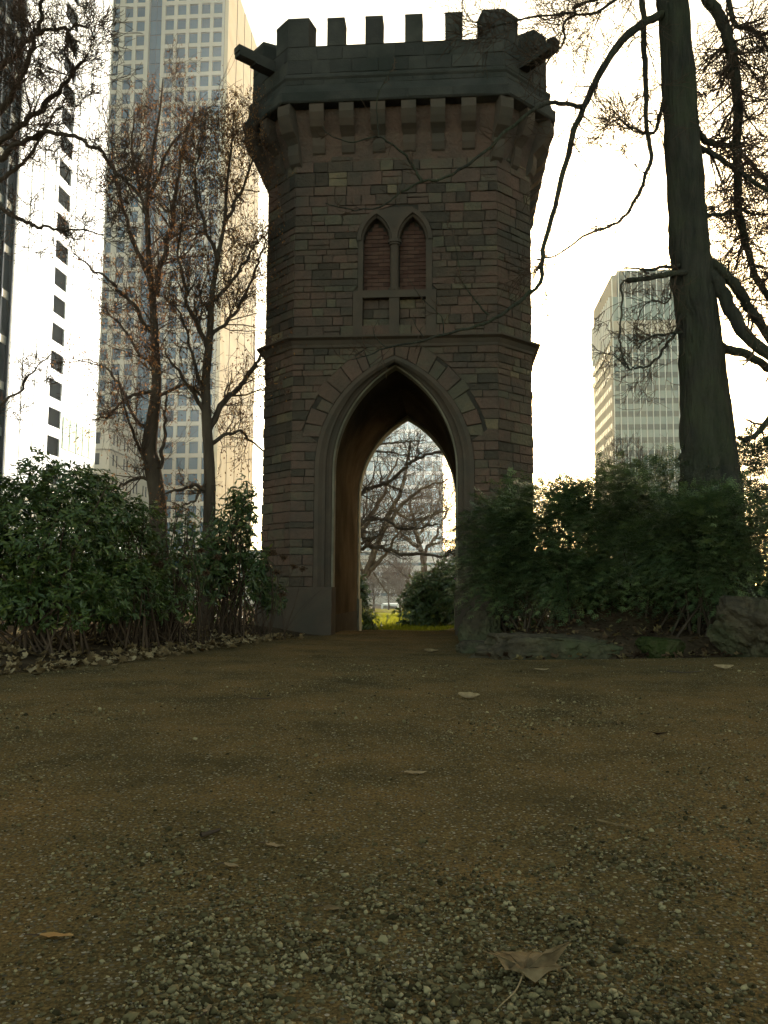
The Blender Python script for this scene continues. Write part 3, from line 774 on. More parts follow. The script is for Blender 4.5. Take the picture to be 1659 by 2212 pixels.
# (5) banded high-rise on the right
hr = building('banded_high_rise', 'hazy high-rise with light and dark glass bands and a projecting top', (1325, 900), 210)
Ht = P(1400, 586, 210).z + 1.2; Hc0 = P(1330, 715, 210).z + 1.2; HRW, HRD = 25.0, 28.0; FH = 3.38
Hneck = P(1330, 770, 210).z + 1.2
core_ = MB(); core_.box(.3, HRW-.3, .3, HRD-.3, 0, Ht-1); core_.build('core', M['concrete'], hr)
z = Hc0 - .9; k = 0; bands = []
while z > 2:
    mb = MB(); mb.box(.25, HRW, .0, .3, z-1.45, z, rw.random()); mb.build('dark_band', M['banddark'], hr)
    mb = MB(); mb.box(.25, HRW, .05, .3, z-FH, z-1.455, rw.random()); mb.build('light_band', M['bandlight'], hr)
    z -= FH
mb = MB(); mb.box(0.2, HRW, -.25, .3, Hc0-.89, Hc0+2.6); mb.build('crown_sill', M['concrete'], hr)
mb = MB(); mb.box(.2, HRW, -.2, .3, Hc0+2.61, Hc0+9.0); mb.build('crown_light_band', M['bandlight'], hr)
mb = MB(); mb.box(1.6, HRW, -.1, 22, Hc0+9.0, Ht); mb.build('roof_storey', M['banddark'], hr)
for i in range(16):
    x = .3 + i*1.62
    mb = MB(); mb.box(x-.07, x+.07, -.38, .01, 2, Ht-.4-(1.8 if i < 1 else 0)); mb.build('mullion', M['mullion'], hr)
fl = MB(); fl.box(-.02, .3, 0.0, HRD, 0, Hneck); fl.box(.12, .32, .5, HRD-2, Hneck, Hc0); fl.box(-.35, .3, 0.0, HRD+.5, Hc0, Hc0+9.2)
flw = fl.build('flank_wall', M['concrete'], hr)
z = Hc0+6
fw = MB()
while z > 8:
    for y in np.arange(1.2, HRD-1, 2.3): fw.box(-.1 if z < Hneck-1 else -.37, .2, y, y+1.2, z-.9, z+.5, rw.random())
    z -= FH
fw.build('flank_windows', M['banddark'], hr, kind='stuff')
for i in range(12):
    y = .2 + i*2.3; mb = MB(); mb.box(-.62, -.3, y-.12, y+.12, Hneck+4, Hc0+9.0); mb.build('flank_fin', M['mullion'], hr)
# (6) buildings seen through the archway
A1 = Q(1120, 1340, 3.161)
x1 = P(*A1(925, 900), 205)
gt = thing('glass_office_tower', 'pale hazy glass tower seen through the archway behind the trees', 'building', (x1.x-30, 205, -1.2), 0)
mb = MB(); mb.box(0, 30, 0.3, 24, 0, 52); mb.build('wall', M['farglass'], gt)
for k in range(15):
    mb = MB(); mb.box(0.02, 30, 0, .35, k*3.5, k*3.5+.9); mb.build('floor_band', M['farwall'], gt)
for i in range(15):
    mb = MB(); mb.box(i*2.1, i*2.1+.22, -.2, .2, 0, 52); mb.build('mullion', M['farwall'], gt)
x2 = P(*A1(300, 1500), 140)
lo = thing('low_office_block', 'long low office block behind the lawn seen through the archway', 'building', (x2.x-24, 140, -1.6), 0)
Hl = P(*A1(400, 1310), 140).z + 1.6
mb = MB(); mb.box(0, 62, .3, 14, 0, Hl); mb.build('wall', M['concrete'], lo)
nb = 5
for k in range(nb):
    z = 1.2 + k*(Hl-1.2)/nb
    mb = MB(); mb.box(0.1, 61.9, 0.1, .4, z+.9, z+(Hl-1.2)/nb-.3); mb.build('window_band', M['banddark'], lo)
    for i in range(24):
        if k > 2: break
        mb = MB(); mb.box(.3+i*2.6, .55+i*2.6, -.05, .2, z+.85, z+(Hl-1.2)/nb-.25); mb.build('mullion', M['farwall'], lo)
x3 = P(*A1(300, 2005), 100)
pv = thing('white_pavilion', 'small white framed pavilion at the far edge of the lawn', 'pavilion', (x3.x, 100, float(ground_z(x3.x, 100))), 0)
pw = P(*A1(490, 2005), 100).x - x3.x; ph = P(*A1(400, 1955), 100).z - P(*A1(400, 2008), 100).z
mb = MB(); mb.box(0, pw, 0, 2.2, ph-.25, ph); mb.build('roof', M['white'], pv)
for x in (0, pw*.82, pw-.22):
    mb = MB(); mb.box(x+.01, x+.22, .02, .3, -.3, ph-.25); mb.build('post', M['white'], pv)
mb = MB(); mb.box(.25, pw*.8, 1.0, 1.2, -.3, ph-.3); mb.build('back_panel', M['concrete'], pv)

# ---------------------------------------------------------------- trees
class Tree:
    def __init__(s, name, label, base, bark, twig=None, seed=1, cat='tree', group=None, rmin=.0036):
        s.rmin = rmin; s.root = thing(name, label, cat, base, 0, group); s.o = np.array(base, float); s.bark = bark; s.twigm = twig or M['twig']
        s.rng = np.random.default_rng(seed); s.py = random.Random(seed); s.tw = Tubes(); s.tips = []
    def tube(s, name, pts, r0, r1, sides=8, rough=.05, jitter=0.0, per=6):
        sp = spline(pts, per); n = len(sp)
        if jitter:
            k = s.rng.normal(0, jitter, sp.shape); k[0] = 0; k = (k + np.roll(k, 1, 0))/2; sp = sp + k
        t = np.linspace(0, 1, n); rad = r0 + (r1-r0)*t**.85
        T = Tubes(); T.add(sp - s.o, rad, sides, rough, s.rng); T.build(name, s.bark, s.root); return sp, rad
    def limb(s, px, Z0, Z1, r0, r1, kids=8, klen=1.0, level=2, sides=7, jit=.012, kr=.4, name='limb', spread=.9, tmin=.12, droop=0.0):
        n = len(px); pts = [np.array(P(x, y, Z0+(Z1-Z0)*i/(n-1))) for i, (x, y) in enumerate(px)]
        sp, rad = s.tube(name, pts, r0, r1, sides, .05, jit)
        s.sprout(sp, rad, kids, klen, level, kr, spread, tmin, droop); return sp, rad
    def sprout(s, sp, rad, kids, klen, level, kr=.45, spread=.9, tmin=.12, droop=0.0):
        g = s.py; n = len(sp)
        for _ in range(kids):
            t = g.uniform(tmin, 1.0); i = min(int(t*(n-1)), n-2); a, b = sp[i].tolist(), sp[i+1].tolist(); f = g.random()
            p = [a[k] + (b[k]-a[k])*f for k in range(3)]
            s.twig(p, s.turn([b[k]-a[k] for k in range(3)], g.uniform(.5, 1.15)*spread), klen*g.uniform(.6, 1.4)*(1-.35*t),
                   max(.0025, float(rad[i])*kr*g.uniform(.5, 1.0)), level, droop)
    def turn(s, d, th):
        """direction at angle th from d, random azimuth"""
        g = s.py; L = math.sqrt(d[0]*d[0]+d[1]*d[1]+d[2]*d[2])+1e-9; d = [d[0]/L, d[1]/L, d[2]/L]
        r = [g.gauss(0, 1), g.gauss(0, 1), g.gauss(0, 1)]; dt = r[0]*d[0]+r[1]*d[1]+r[2]*d[2]
        r = [r[k]-d[k]*dt for k in range(3)]; L = math.sqrt(r[0]*r[0]+r[1]*r[1]+r[2]*r[2])+1e-9
        c, sn = math.cos(th), math.sin(th)/L
        return [d[k]*c+r[k]*sn for k in range(3)]
    def twig(s, p, d, L, r, level, droop):
        g = s.py; n = 5 if level > 0 else 4; pts = [p]; st = L/n; x, y, z = p; up = .05 - droop*.3; gs = g.gauss; dirs = []
        for i in range(n):
            d = [d[0]+gs(0, .17), d[1]+gs(0, .17), d[2]+gs(0, .17)+up]; q = math.sqrt(d[0]*d[0]+d[1]*d[1]+d[2]*d[2])
            d = [d[0]/q, d[1]/q, d[2]/q]; dirs.append(d); x += d[0]*st; y += d[1]*st; z += d[2]*st; pts.append([x, y, z])
        r = max(r, s.rmin*1.25); r1 = max(s.rmin, r*.35); rad = [r + (r1-r)*i/n for i in range(n+1)]
        s.tw.add(pts, rad, 4 if r > .012 else 3); s.tips.append(pts[-1])
        if level <= 0: s.tips.append(pts[n//2]); return
        for _ in range(g.randint(2, 4)):
            i = g.randint(1, n-1); s.twig(pts[i], s.turn(dirs[i], g.uniform(.45, 1.05)), L*g.uniform(.5, .85), rad[i]*.62, level-1, droop)
    def done(s, leaves=None):
        s.tw.build('twigs', s.twigm, s.root, kind='stuff', origin=s.o)
        if leaves:
            m, n, size = leaves; tips = np.array(s.tips); g = s.rng
            c = tips[g.integers(0, len(tips), n)] + g.normal(0, .05, (n, 3)) - np.array((0, 0, .04))
            d = g.normal(0, .5, (n, 3)); d[:, 2] -= .8
            leaf_mesh('hanging_leaves', c - s.o, d, size, .5, m, s.root, g)
def leaf_mesh(name, c, d, size, aspect, m, parent, g, fold=.25, var=.35, tint=None, kind='stuff', up=None):
    """folded two-triangle leaves with base at c along d"""
    n = len(c); d = d/np.linalg.norm(d, axis=1, keepdims=True)
    a = g.normal(0, 1, (n, 3)) if up is None else up + g.normal(0, .35, (n, 3))
    s_ = np.cross(d, a); s_ /= np.linalg.norm(s_, axis=1, keepdims=True)+1e-9; nn = np.cross(s_, d)
    L = size*(1 + g.uniform(-var, var, (n, 1))); Wd = L*aspect/2
    base = c; tip = c + d*L - nn*L*.12; l = c + d*L*.45 + s_*Wd + nn*Wd*fold; r = c + d*L*.45 - s_*Wd + nn*Wd*fold
    V = np.stack([base, l, tip, r], 1).reshape(-1, 3); b = np.arange(n)*4
    F = np.concatenate([np.stack([b, b+2, b+1], -1), np.stack([b, b+3, b+2], -1)])
    t = np.repeat(g.random(n) if tint is None else tint, 4)
    return fast_obj(name, V, F, m, parent, False, t, kind)
def gz(x, y): return float(ground_z(x, y))
Z7 = Q(1650, 0, 1.475); Z4 = Q(0, 0, 1.929)
# (1) big plane tree on the right bank
b0 = P(1545, 1120, 12.0); base = (b0.x+.05, 12.0, gz(b0.x, 12.0)-.1)
pl = Tree('plane_tree', 'big bare plane tree with thick leaning trunk and drooping limbs on the right bank', base, M['bark'], seed=11)
tp = [np.array(base)] + [np.array(P(*Z7(x, y), 12.0)) for x, y in ((905, 2330), (895, 2200), (880, 2000), (860, 1640), (817, 1250), (795, 1000), (765, 500), (730, 0), (712, -320))]
T = Tubes(); sp = spline(tp, 6); zt = np.linspace(0, 1, len(sp))
T.add(sp - np.array(base), np.interp(np.linspace(0, 9, len(sp)), range(10), [.50, .43, .375, .345, .315, .295, .275, .25, .225, .21]), 22, .045, pl.rng)
T.build('trunk', M['bark'], pl.root)
sp2 = spline([np.array(P(*Z7(x, y), 12.12)) for x, y in ((985, 2480), (965, 2200), (945, 1900), (915, 1650), (880, 1450))], 5)
T = Tubes(); T.add(sp2 - np.array(base), np.linspace(.27, .10, len(sp2)), 14, .03, pl.rng); T.build('buttress', M['bark'], pl.root)
def L7(pts): return [Z7(x, y) for x, y in pts]
pl.limb(L7([(700, 60), (640, 85), (545, 140), (440, 260), (350, 420), (280, 580), (215, 800), (150, 1050), (112, 1230), (110, 1330), (60, 1375)]), 12, 10.6, .072, .022, 22, .75, 2, 8, kr=.3, droop=.4, tmin=.3)
pl.limb([Z2(1520, 545), Z2(1440, 610), Z2(1330, 685), Z2(1200, 735), Z2(1050, 775), Z2(900, 815), Z2(800, 832), Z2(680, 870), Z2(570, 905)], 10.6, 10.2, .030, .006, 9, .34, 1, 6, jit=.008)
pl.limb([Z2(1290, 672), Z2(1222, 600), Z2(1155, 500), Z2(1125, 370), Z2(1092, 195)], 10.45, 10.2, .013, .003, 5, .2, 1, 5, jit=.006)
pl.limb([Z2(1052, 770), Z2(1040, 685), Z2(935, 580), Z2(862, 475)], 10.4, 10.2, .010, .003, 4, .18, 1, 5, jit=.006)
pl.limb([Z2(745, 842), Z2(692, 790), Z2(682, 750), Z2(705, 695)], 10.25, 10.2, .009, .003, 2, .12, 0, 5, jit=.004)
pl.limb([Z2(945, 785), Z2(910, 740), Z2(885, 680)], 10.3, 10.2, .009, .003, 2, .12, 0, 5, jit=.004)
pl.limb([Z7(310, 500), (1216, 224), (1168, 228), Z1(1300, 570), Z1(1200, 665), Z1(1100, 742), Z1(1000, 788), Z1(920, 800), Z1(820, 852), Z1(740, 910), Z1(620, 922), Z1(490, 893)], 11.3, 10.0, .034, .006, 12, .35, 1, 6, jit=.01)
pl.limb([Z1(922, 800), Z1(880, 735), Z1(840, 675), Z1(780, 632), Z1(725, 602), Z1(620, 625), Z1(520, 600), Z1(480, 560)], 10.3, 10.0, .021, .004, 8, .25, 1, 6, jit=.008)
pl.limb([Z1(727, 603), Z1(724, 520), Z1(722, 430), Z1(760, 350), Z1(790, 285)], 10.15, 10.0, .012, .003, 4, .2, 1, 5, jit=.006)
pl.limb(L7([(590, -120), (582, 0), (592, 150), (600, 350), (608, 600), (622, 750), (592, 850), (540, 960), (470, 1050), (330, 1100), (200, 1190), (75, 1222)]), 12.4, 11.4, .055, .010, 40, .7, 2, 7, kr=.35, droop=.3)
pl.limb(L7([(760, 260), (700, 430), (640, 620), (540, 600), (470, 560), (395, 610)]), 12.2, 11.9, .04, .008, 60, .6, 2, 6, kr=.4)
pl.limb(L7([(800, 1245), (725, 1250), (620, 1270), (560, 1262), (490, 1268)]), 11.9, 11.6, .034, .012, 8, .3, 1, 7)
pl.limb(L7([(800, 1275), (725, 1287), (620, 1305), (515, 1322)]), 11.8, 11.4, .05, .035, 7, .35, 1, 8)
pl.limb(L7([(510, 1318), (485, 1340), (490, 1420), (480, 1560), (485, 1660), (525, 1732)]), 11.4, 11.4, .016, .011, 9, .5, 2, 6)
pl.limb(L7([(770, 1480), (742, 1560), (690, 1640), (650, 1690), (600, 1730), (565, 1722), (525, 1732), (440, 1670), (360, 1660)]), 11.9, 11.3, .026, .006, 16, .55, 2, 7)
pl.limb(L7([(760, 1290), (722, 1310), (722, 1390), (690, 1422), (620, 1420), (570, 1480), (545, 1560)]), 11.8, 11.5, .018, .006, 14, .5, 2, 6)
pl.limb(L7([(770, 1560), (690, 1570), (610, 1590), (560, 1640)]), 11.8, 11.3, .022, .008, 10, .4, 2, 6)
pl.limb(L7([(860, 1215), (930, 1262), (1010, 1322), (1060, 1400), (1100, 1460), (1190, 1600), (1300, 1720)]), 12, 12.6, .10, .06, 8, .8, 2, 8, tmin=.5)
pl.limb(L7([(870, 1270), (945, 1335), (1000, 1460), (1090, 1590), (1190, 1668), (1320, 1720)]), 11.9, 11.4, .115, .075, 8, .8, 2, 9, tmin=.5)
pl.limb(L7([(900, 1600), (975, 1640), (1080, 1672), (1190, 1742), (1300, 1790)]), 12, 12.4, .085, .05, 6, .7, 2, 8, tmin=.5)
pl.limb(L7([(790, -240), (870, -40), (940, 60), (990, 180), (1015, 300), (1035, 500), (1028, 700), (1038, 950), (1058, 1090), (1090, 1190), (1130, 1320), (1200, 1420)]), 12.2, 12.9, .105, .045, 150, .85, 3, 9, kr=.3, spread=1.1, tmin=.25)
pl.limb(L7([(840, 610), (900, 670), (1000, 690), (1090, 760), (1190, 880), (1290, 960)]), 12.3, 13.4, .06, .03, 70, .85, 2, 7)
pl.limb(L7([(850, 690), (940, 740), (1060, 820), (1190, 905), (1290, 960)]), 12.2, 12.0, .05, .025, 34, .7, 2, 7)
pl.limb(L7([(960, -160), (1000, 40), (1025, 120), (1090, 140), (1150, 190), (1190, 280), (1230, 420)]), 12.6, 12.4, .05, .02, 70, .9, 2, 7)
pl.limb(L7([(700, -100), (560, -70), (400, 40), (230, 95), (215, 200), (130, 300)]), 12, 11.2, .035, .008, 50, .75, 2, 7)
pl.limb(L7([(690, -190), (500, -60), (300, 20), (250, 60), (60, 80), (-130, 120), (-330, 60)]), 12, 11.0, .035, .006, 54, .7, 2, 7)
pl.limb(L7([(885, 1010), (960, 1010), (1040, 985), (1120, 1010), (1220, 990)]), 12.2, 12.8, .035, .015, 18, .6, 2, 6)
pl.limb(L7([(1190, 1960), (1130, 2030), (1090, 2060), (1060, 2075)]), 13.0, 12.2, .06, .02, 8, .4, 1, 7)
pl.done()
# (2) two trees left of the tower
def ltree(seed, name, label, px, Z, rads, limbs, nleaf, bark):
    p0 = P(*px[0], Z); base = (p0.x, Z, gz(p0.x, Z)-.1)
    t = Tree(name, label, base, bark, seed=seed, rmin=.0032)
    pts = [np.array(base)] + [np.array(P(x, y, Z)) for x, y in px]
    sp_ = spline(pts, 6); T = Tubes()
    rr = np.interp(np.linspace(0, len(rads)-1, len(sp_)), range(len(rads)), rads)
    T.add(sp_ - np.array(base), rr, 12, .03, t.rng); T.build('trunk', bark, t.root)
    t.sprout(sp_, rr, 40, 1.0, 3, .28, 1.0, .4)
    for px_, z1, r0, r1, kids, klen in limbs: t.limb(px_, Z, z1, r0, r1, kids, klen, 2, 6, jit=.03, kr=.45)
    t.done((M['seed'], nleaf, .055)); return t
ltree(21, 'bare_tree', 'slender bare tree with knobbly swollen trunk and few brown leaves, left of the tower',
      [(342, 1125), (330, 1010), (322, 965), (337, 850), (336, 760), (330, 650), (322, 560), (318, 430), (330, 330), (345, 240), (352, 170)], 17.0,
      [.21, .18, .17, .165, .105, .092, .072, .058, .046, .035, .024, .012],
      [([(334, 640), (352, 560), (372, 470), (385, 380), (400, 300), (420, 240)], 16.6, .075, .018, 30, 1.0),
       ([(325, 600), (290, 520), (262, 440), (245, 360), (240, 280)], 17.8, .06, .015, 30, 1.0),
       ([(335, 730), (290, 660), (240, 610), (200, 580), (160, 550)], 16.4, .05, .012, 26, .9),
       ([(338, 800), (300, 760), (255, 700), (225, 660)], 17.5, .045, .012, 24, .9),
       ([(336, 850), (300, 850), (262, 870), (230, 900), (200, 905)], 16.2, .045, .012, 22, .8),
       ([(338, 860), (400, 830), (440, 870), (470, 900)], 17.4, .04, .012, 16, .7),
       ([(328, 930), (290, 900), (250, 820), (215, 790), (150, 780)], 17.6, .045, .01, 26, .9),
       ([(345, 1010), (352, 960), (358, 900), (360, 850)], 17.0, .05, .02, 8, .5),
       ([(322, 480), (300, 400), (285, 320), (290, 240)], 17.4, .05, .012, 30, .9),
       ([(330, 1045), (300, 1030), (268, 1045), (240, 1060)], 16.6, .045, .018, 10, .6),
       ([(345, 1060), (300, 960), (270, 880), (250, 800)], 16.4, .045, .012, 16, .7),
       ([(320, 430), (350, 360), (380, 300), (410, 270)], 16.8, .045, .012, 26, .8)], 4500, M['bark2'])
ltree(22, 'bare_tree', 'bare tree holding rusty leaf clusters against the ribbed flank, nearest the tower',
      [(452, 1120), (452, 1010), (446, 900), (445, 820), (452, 740), (458, 640), (470, 560), (485, 480), (490, 400), (500, 320), (505, 250)], 15.6,
      [.135, .115, .105, .092, .082, .07, .054, .044, .034, .026, .018, .01],
      [([(448, 930), (490, 860), (520, 835), (545, 800), (560, 775), (590, 740)], 17.2, .065, .025, 22, .8),
       ([(452, 960), (500, 935), (540, 945), (575, 985)], 17.0, .045, .015, 14, .6),
       ([(446, 900), (410, 840), (375, 790), (350, 750)], 15.0, .05, .012, 22, .8),
       ([(452, 760), (420, 690), (400, 620), (385, 540), (395, 450)], 15.2, .055, .012, 34, .9),
       ([(460, 650), (500, 610), (530, 560), (555, 520)], 16.6, .045, .012, 30, .8),
       ([(470, 560), (440, 480), (420, 400), (430, 320)], 15.4, .045, .012, 34, .9),
       ([(455, 720), (500, 690), (535, 620), (560, 560), (575, 500)], 16.8, .045, .012, 26, .8),
       ([(485, 480), (520, 420), (545, 340), (550, 260)], 16.4, .04, .010, 34, .9),
       ([(446, 880), (420, 780), (400, 700), (360, 640)], 15.0, .04, .012, 24, .8),
       ([(455, 1070), (420, 1050), (390, 1060), (350, 1065)], 15.2, .045, .02, 8, .5),
       ([(452, 1020), (420, 1080), (400, 1090), (370, 1100)], 15.2, .03, .012, 6, .4)], 9000, M['bark2'])
# (3) tree beyond the left edge, limbs reaching into the picture
bx = -7.4; base = (bx, 12.5, gz(bx, 12.5)-.1)
lt = Tree('overhanging_tree', 'dark bare tree rooted beyond the left edge, crooked boughs reaching over the dark tower', base, M['bark2'], seed=31)
sp_ = spline([np.array(base), (bx-.1, 12.5, 2.5), (bx-.05, 12.5, 5), (bx-.1, 12.6, 8.0), (bx, 12.6, 11.0)], 6)
T = Tubes(); T.add(sp_ - np.array(base), np.linspace(.34, .16, len(sp_)), 14, .03, lt.rng); T.build('trunk', M['bark2'], lt.root)
def LL(a, Z1, r0, r1, kids, klen): lt.limb([(-330, a[0])] + [Z4(x, y) for x, y in a[1:]], 12.5, Z1, r0, r1, int(kids*.8), klen, 3, 7, jit=.03, kr=.35, tmin=.3)
LL((560, (-300, 900), (0, 670), (120, 490), (220, 260), (250, 80), (270, -80)), 11.2, .065, .022, 30, .8)
LL((600, (-200, 1000), (0, 870), (170, 730), (330, 590), (420, 490), (470, 420), (540, 330)), 11.4, .07, .014, 36, .8)
LL((640, (-200, 1080), (0, 980), (130, 880), (270, 822), (440, 830), (560, 900), (680, 1010), (780, 1110), (880, 1280)), 11.0, .06, .012, 30, .7)
LL((700, (-200, 1180), (0, 1100), (120, 1020), (220, 900), (330, 700), (400, 600)), 12.2, .05, .012, 22, .7)
LL((640, (-300, 1200), (80, 1320), (180, 1380), (260, 1400), (370, 1405), (540, 1430), (650, 1450)), 11.8, .045, .008, 20, .6)
LL((300, (-150, 480), (60, 360), (160, 240), (250, 180), (420, 180), (560, 150)), 11.5, .06, .012, 26, .7)
LL((1080, (-200, 2600), (60, 2450), (200, 2300), (330, 2150)), 12.0, .035, .006, 14, .5)
lt.done()
# (4) trees behind the gate
A1 = Q(1120, 1340, 3.161)
def atree(seed, name, label, x_px, Z, r0, limbs, bark, extra=0, group=None, level=2, scale=1.0):
    p0 = P(*A1(*x_px), Z); base = (p0.x, Z, gz(p0.x, Z)-.1)
    t = Tree(name, label, base, bark, twig=bark, seed=seed, group=group, rmin=.00013*Z)
    for i, (px_, z1, ra, rb, kids, klen) in enumerate(limbs):
        q = [A1(x, y) for x, y in px_]
        if i == 0:
            pts = [np.array(base)] + [np.array(P(x, y, Z)) for x, y in q]; s_, rd = t.tube('trunk', pts, r0, rb, 9, .04, .02)
            t.sprout(s_, rd, int(kids*scale), klen, level, .35, 1.0, .35)
        else: t.limb(q, Z, z1, ra, rb, int(kids*scale), klen, level, 6, jit=.05*Z/40, kr=.45)
    t.done(); return t
atree(41, 'park_tree', 'dark near tree behind the gate, long horizontal boughs crossing the archway', (-560, 2000), 31, .42,
      [([(-540, 1700), (-500, 1200), (-470, 700), (-440, 200)], 31, .3, .2, 10, 1.5),
       ([(-500, 1300), (-250, 950), (70, 760), (200, 680), (370, 620), (530, 490), (600, 420), (700, 365), (850, 335), (1000, 280)], 29.5, .10, .04, 34, 1.5),
       ([(-520, 1350), (-200, 1180), (60, 1050), (200, 990), (330, 1000), (500, 1085), (700, 1078), (880, 1040)], 30, .10, .03, 34, 1.4),
       ([(-520, 1400), (-200, 1340), (60, 1300), (200, 1270), (380, 1300), (530, 1350), (800, 1350), (950, 1378), (985, 1330), (1070, 1355)], 29, .085, .035, 26, 1.3),
       ([(-480, 900), (-100, 500), (200, 320), (480, 340), (640, 370)], 30, .065, .02, 26, 1.4),
       ([(-480, 700), (0, 300), (340, 230), (560, 215), (760, 200)], 30, .065, .02, 26, 1.4),
       ([(60, 1240), (150, 1230), (180, 1180), (110, 1185)], 30, .05, .03, 6, .6)], M['bark2'], level=2)
atree(42, 'park_tree', 'brown leaning tree behind the gate, trunk rising from the lower left of the archway', (70, 1900), 46, .27,
      [([(80, 1660), (150, 1540), (200, 1420), (240, 1300), (330, 1080), (400, 900), (480, 760), (540, 560), (570, 380), (600, 200)], 46, .3, .06, 22, 2.2),
       ([(160, 1560), (260, 1430), (370, 1330), (430, 1180), (520, 1090)], 45, .15, .04, 26, 1.7),
       ([(240, 1300), (120, 1160), (200, 960), (330, 720), (380, 560), (470, 380)], 47, .16, .05, 30, 1.9),
       ([(330, 1080), (500, 860), (640, 750), (800, 650), (1000, 590)], 45, .14, .04, 40, 2.0),
       ([(120, 1560), (70, 1300), (90, 1000), (80, 820)], 46, .12, .04, 20, 1.7),
       ([(400, 900), (600, 1000), (800, 960), (1000, 900)], 46, .1, .03, 40, 2.0),
       ([(220, 1530), (290, 1640), (350, 1730), (470, 1740)], 45, .06, .02, 10, 1.2)], M['brownbark'], level=3, scale=.36)
atree(43, 'park_tree', 'brown tree with upright forked trunk behind the evergreen bush in the archway', (745, 1900), 62, .27,
      [([(745, 1650), (725, 1420), (700, 1300), (660, 1170), (640, 1040), (600, 900), (590, 760)], 62, .3, .08, 50, 2.8),
       ([(735, 1560), (830, 1500), (920, 1400), (1000, 1300)], 60, .16, .05, 40, 2.6),
       ([(725, 1450), (780, 1280), (860, 1140), (930, 1000), (1000, 860)], 63, .15, .05, 44, 2.6),
       ([(590, 1660), (540, 1560), (440, 1470), (330, 1400)], 61, .15, .04, 26, 2.2),
       ([(700, 1300), (560, 1180), (450, 1100), (400, 1000)], 62, .13, .04, 34, 2.4),
       ([(660, 1170), (800, 1000), (880, 800), (900, 640)], 62, .13, .04, 44, 2.6)], M['brownbark'], level=3, scale=.36)
for i, (x, Z, lab) in enumerate([(225, 84, 'thin sapling at the far edge of the lawn, leftmost in the archway'), (375, 92, 'thin sapling before the low block, middle one in the archway'),
                                 (490, 80, 'reddish sapling right of the white pavilion at the lawn edge'), (525, 88, 'thin sapling against the bush, rightmost on the lawn')]):
    atree(50+i, 'sapling', lab, (x, 1995), Z, .16, [([(x+2, 1900), (x, 1760), (x-6, 1640), (x+4, 1540)], Z, .1, .03, 44, 1.9)], M['brownbark'], group='saplings on the lawn', level=2)
# (5) leafless twiggy shrub in front of the high-rise
b0 = P(1375, 1010, 24); base = (b0.x, 24, gz(b0.x, 24))
ts = Tree('twiggy_shrub', 'leafless purplish twiggy shrub behind the yews below the high-rise', base, M['twig'], seed=61, cat='shrub')
for i in range(22):
    x0 = 1375 + ts.rng.uniform(-40, 40); x1_ = 1370 + (x0-1375)*2.0 + ts.rng.uniform(-20, 20); yt = 935 + abs(x1_-1370)*.35 + ts.rng.uniform(0, 30)
    ts.limb([(x0, 1190), (x0*.6+x1_*.4, 1080), (x1_, yt)], 24+ts.rng.uniform(-1, 1), 24+ts.rng.uniform(-1, 1), .03, .006, 14, .6, 1, 4, name='stem')
ts.done()

# ---------------------------------------------------------------- shrubs
def sample_lobes(lobes, n, g, lo=.55, fray=.10):
    w = np.array([l[3]*l[5] for l in lobes]); k = g.choice(len(lobes), n, p=w/w.sum())
    C = np.array([np.array(P(l[0], l[1], l[2])) for l in lobes])[k]; R = np.array([(l[3], l[4], l[5]) for l in lobes])[k]
    d = g.normal(0, 1, (n, 3)); d /= np.linalg.norm(d, axis=1, keepdims=True)
    r = lo + (1-lo)*g.random((n, 1))**.6 + np.where(g.random((n, 1)) < fray, g.uniform(.05, .42, (n, 1)), 0)
    lump = 1 + .14*np.sin(d[:, :1]*7+k[:, None]*2.1)*np.cos(d[:, 2:]*6+k[:, None]) + .1*np.sin(d[:, 1:2]*11+d[:, 2:]*9+k[:, None])
    return C + d*R*r*lump, d, r[:, 0], k
def stems(T, base_xy, targets, g, r0=.02, r1=.006, spread=.25):
    for t in targets:
        bx_, by_ = base_xy[0]+g.normal(0, spread), base_xy[1]+g.normal(0, spread*.6); z0 = gz(bx_, by_)-.05
        p0 = np.array((bx_, by_, z0)); mid = p0*.5+t*.5 + g.normal(0, .08, 3); mid[2] = z0*.45+t[2]*.55
        T.add(spline([p0, mid, t], 3), np.linspace(r0*g.uniform(.6, 1.2), r1, 7), 4)
def shrub(name, label, lobes, m, seed, n=700, per=7, size=.11, aspect=.34, droop=.35, lo=.55, nstem=14, stemm=None, r0=.02, group=None):
    """rosettes of leaves at the twig ends"""
    g = np.random.default_rng(seed); c0 = P(lobes[0][0], lobes[0][1], lobes[0][2]); base = (c0.x, c0.y, gz(c0.x, c0.y))
    root = thing(name, label, 'shrub', base, 0, group)
    c, d, r, k = sample_lobes(lobes, n, g, lo); keep = c[:, 2] > ground_z(c[:, 0], c[:, 1]) + .05; c, d, r = c[keep], d[keep], r[keep]; n = len(c)
    ax = d*.7 + np.array((0, 0, .6)) + g.normal(0, .25, d.shape); ax /= np.linalg.norm(ax, axis=1, keepdims=True)
    cc = np.repeat(c, per, 0) + g.normal(0, .018, (n*per, 3)); aa = np.repeat(ax, per, 0)
    rad = g.normal(0, 1, (n*per, 3)); rad -= aa*(rad*aa).sum(1, keepdims=True); rad /= np.linalg.norm(rad, axis=1, keepdims=True)
    dd = rad + aa*g.uniform(-.1, .8, (n*per, 1)); dd[:, 2] -= droop*g.random(n*per)
    tint = np.clip(np.repeat(.5 + .16*g.normal(size=n), per) + .16*g.normal(size=n*per), 0, 1)
    leaf_mesh('foliage', cc - np.array(base), dd, size, aspect, m, root, g, .22, .45, tint, up=aa)
    T = Tubes(); tg = c[g.choice(n, min(n, nstem*3), replace=False)]
    stems(T, base[:2], tg, g, r0); T.build('stems', stemm or M['twig'], root, origin=base)
    return root
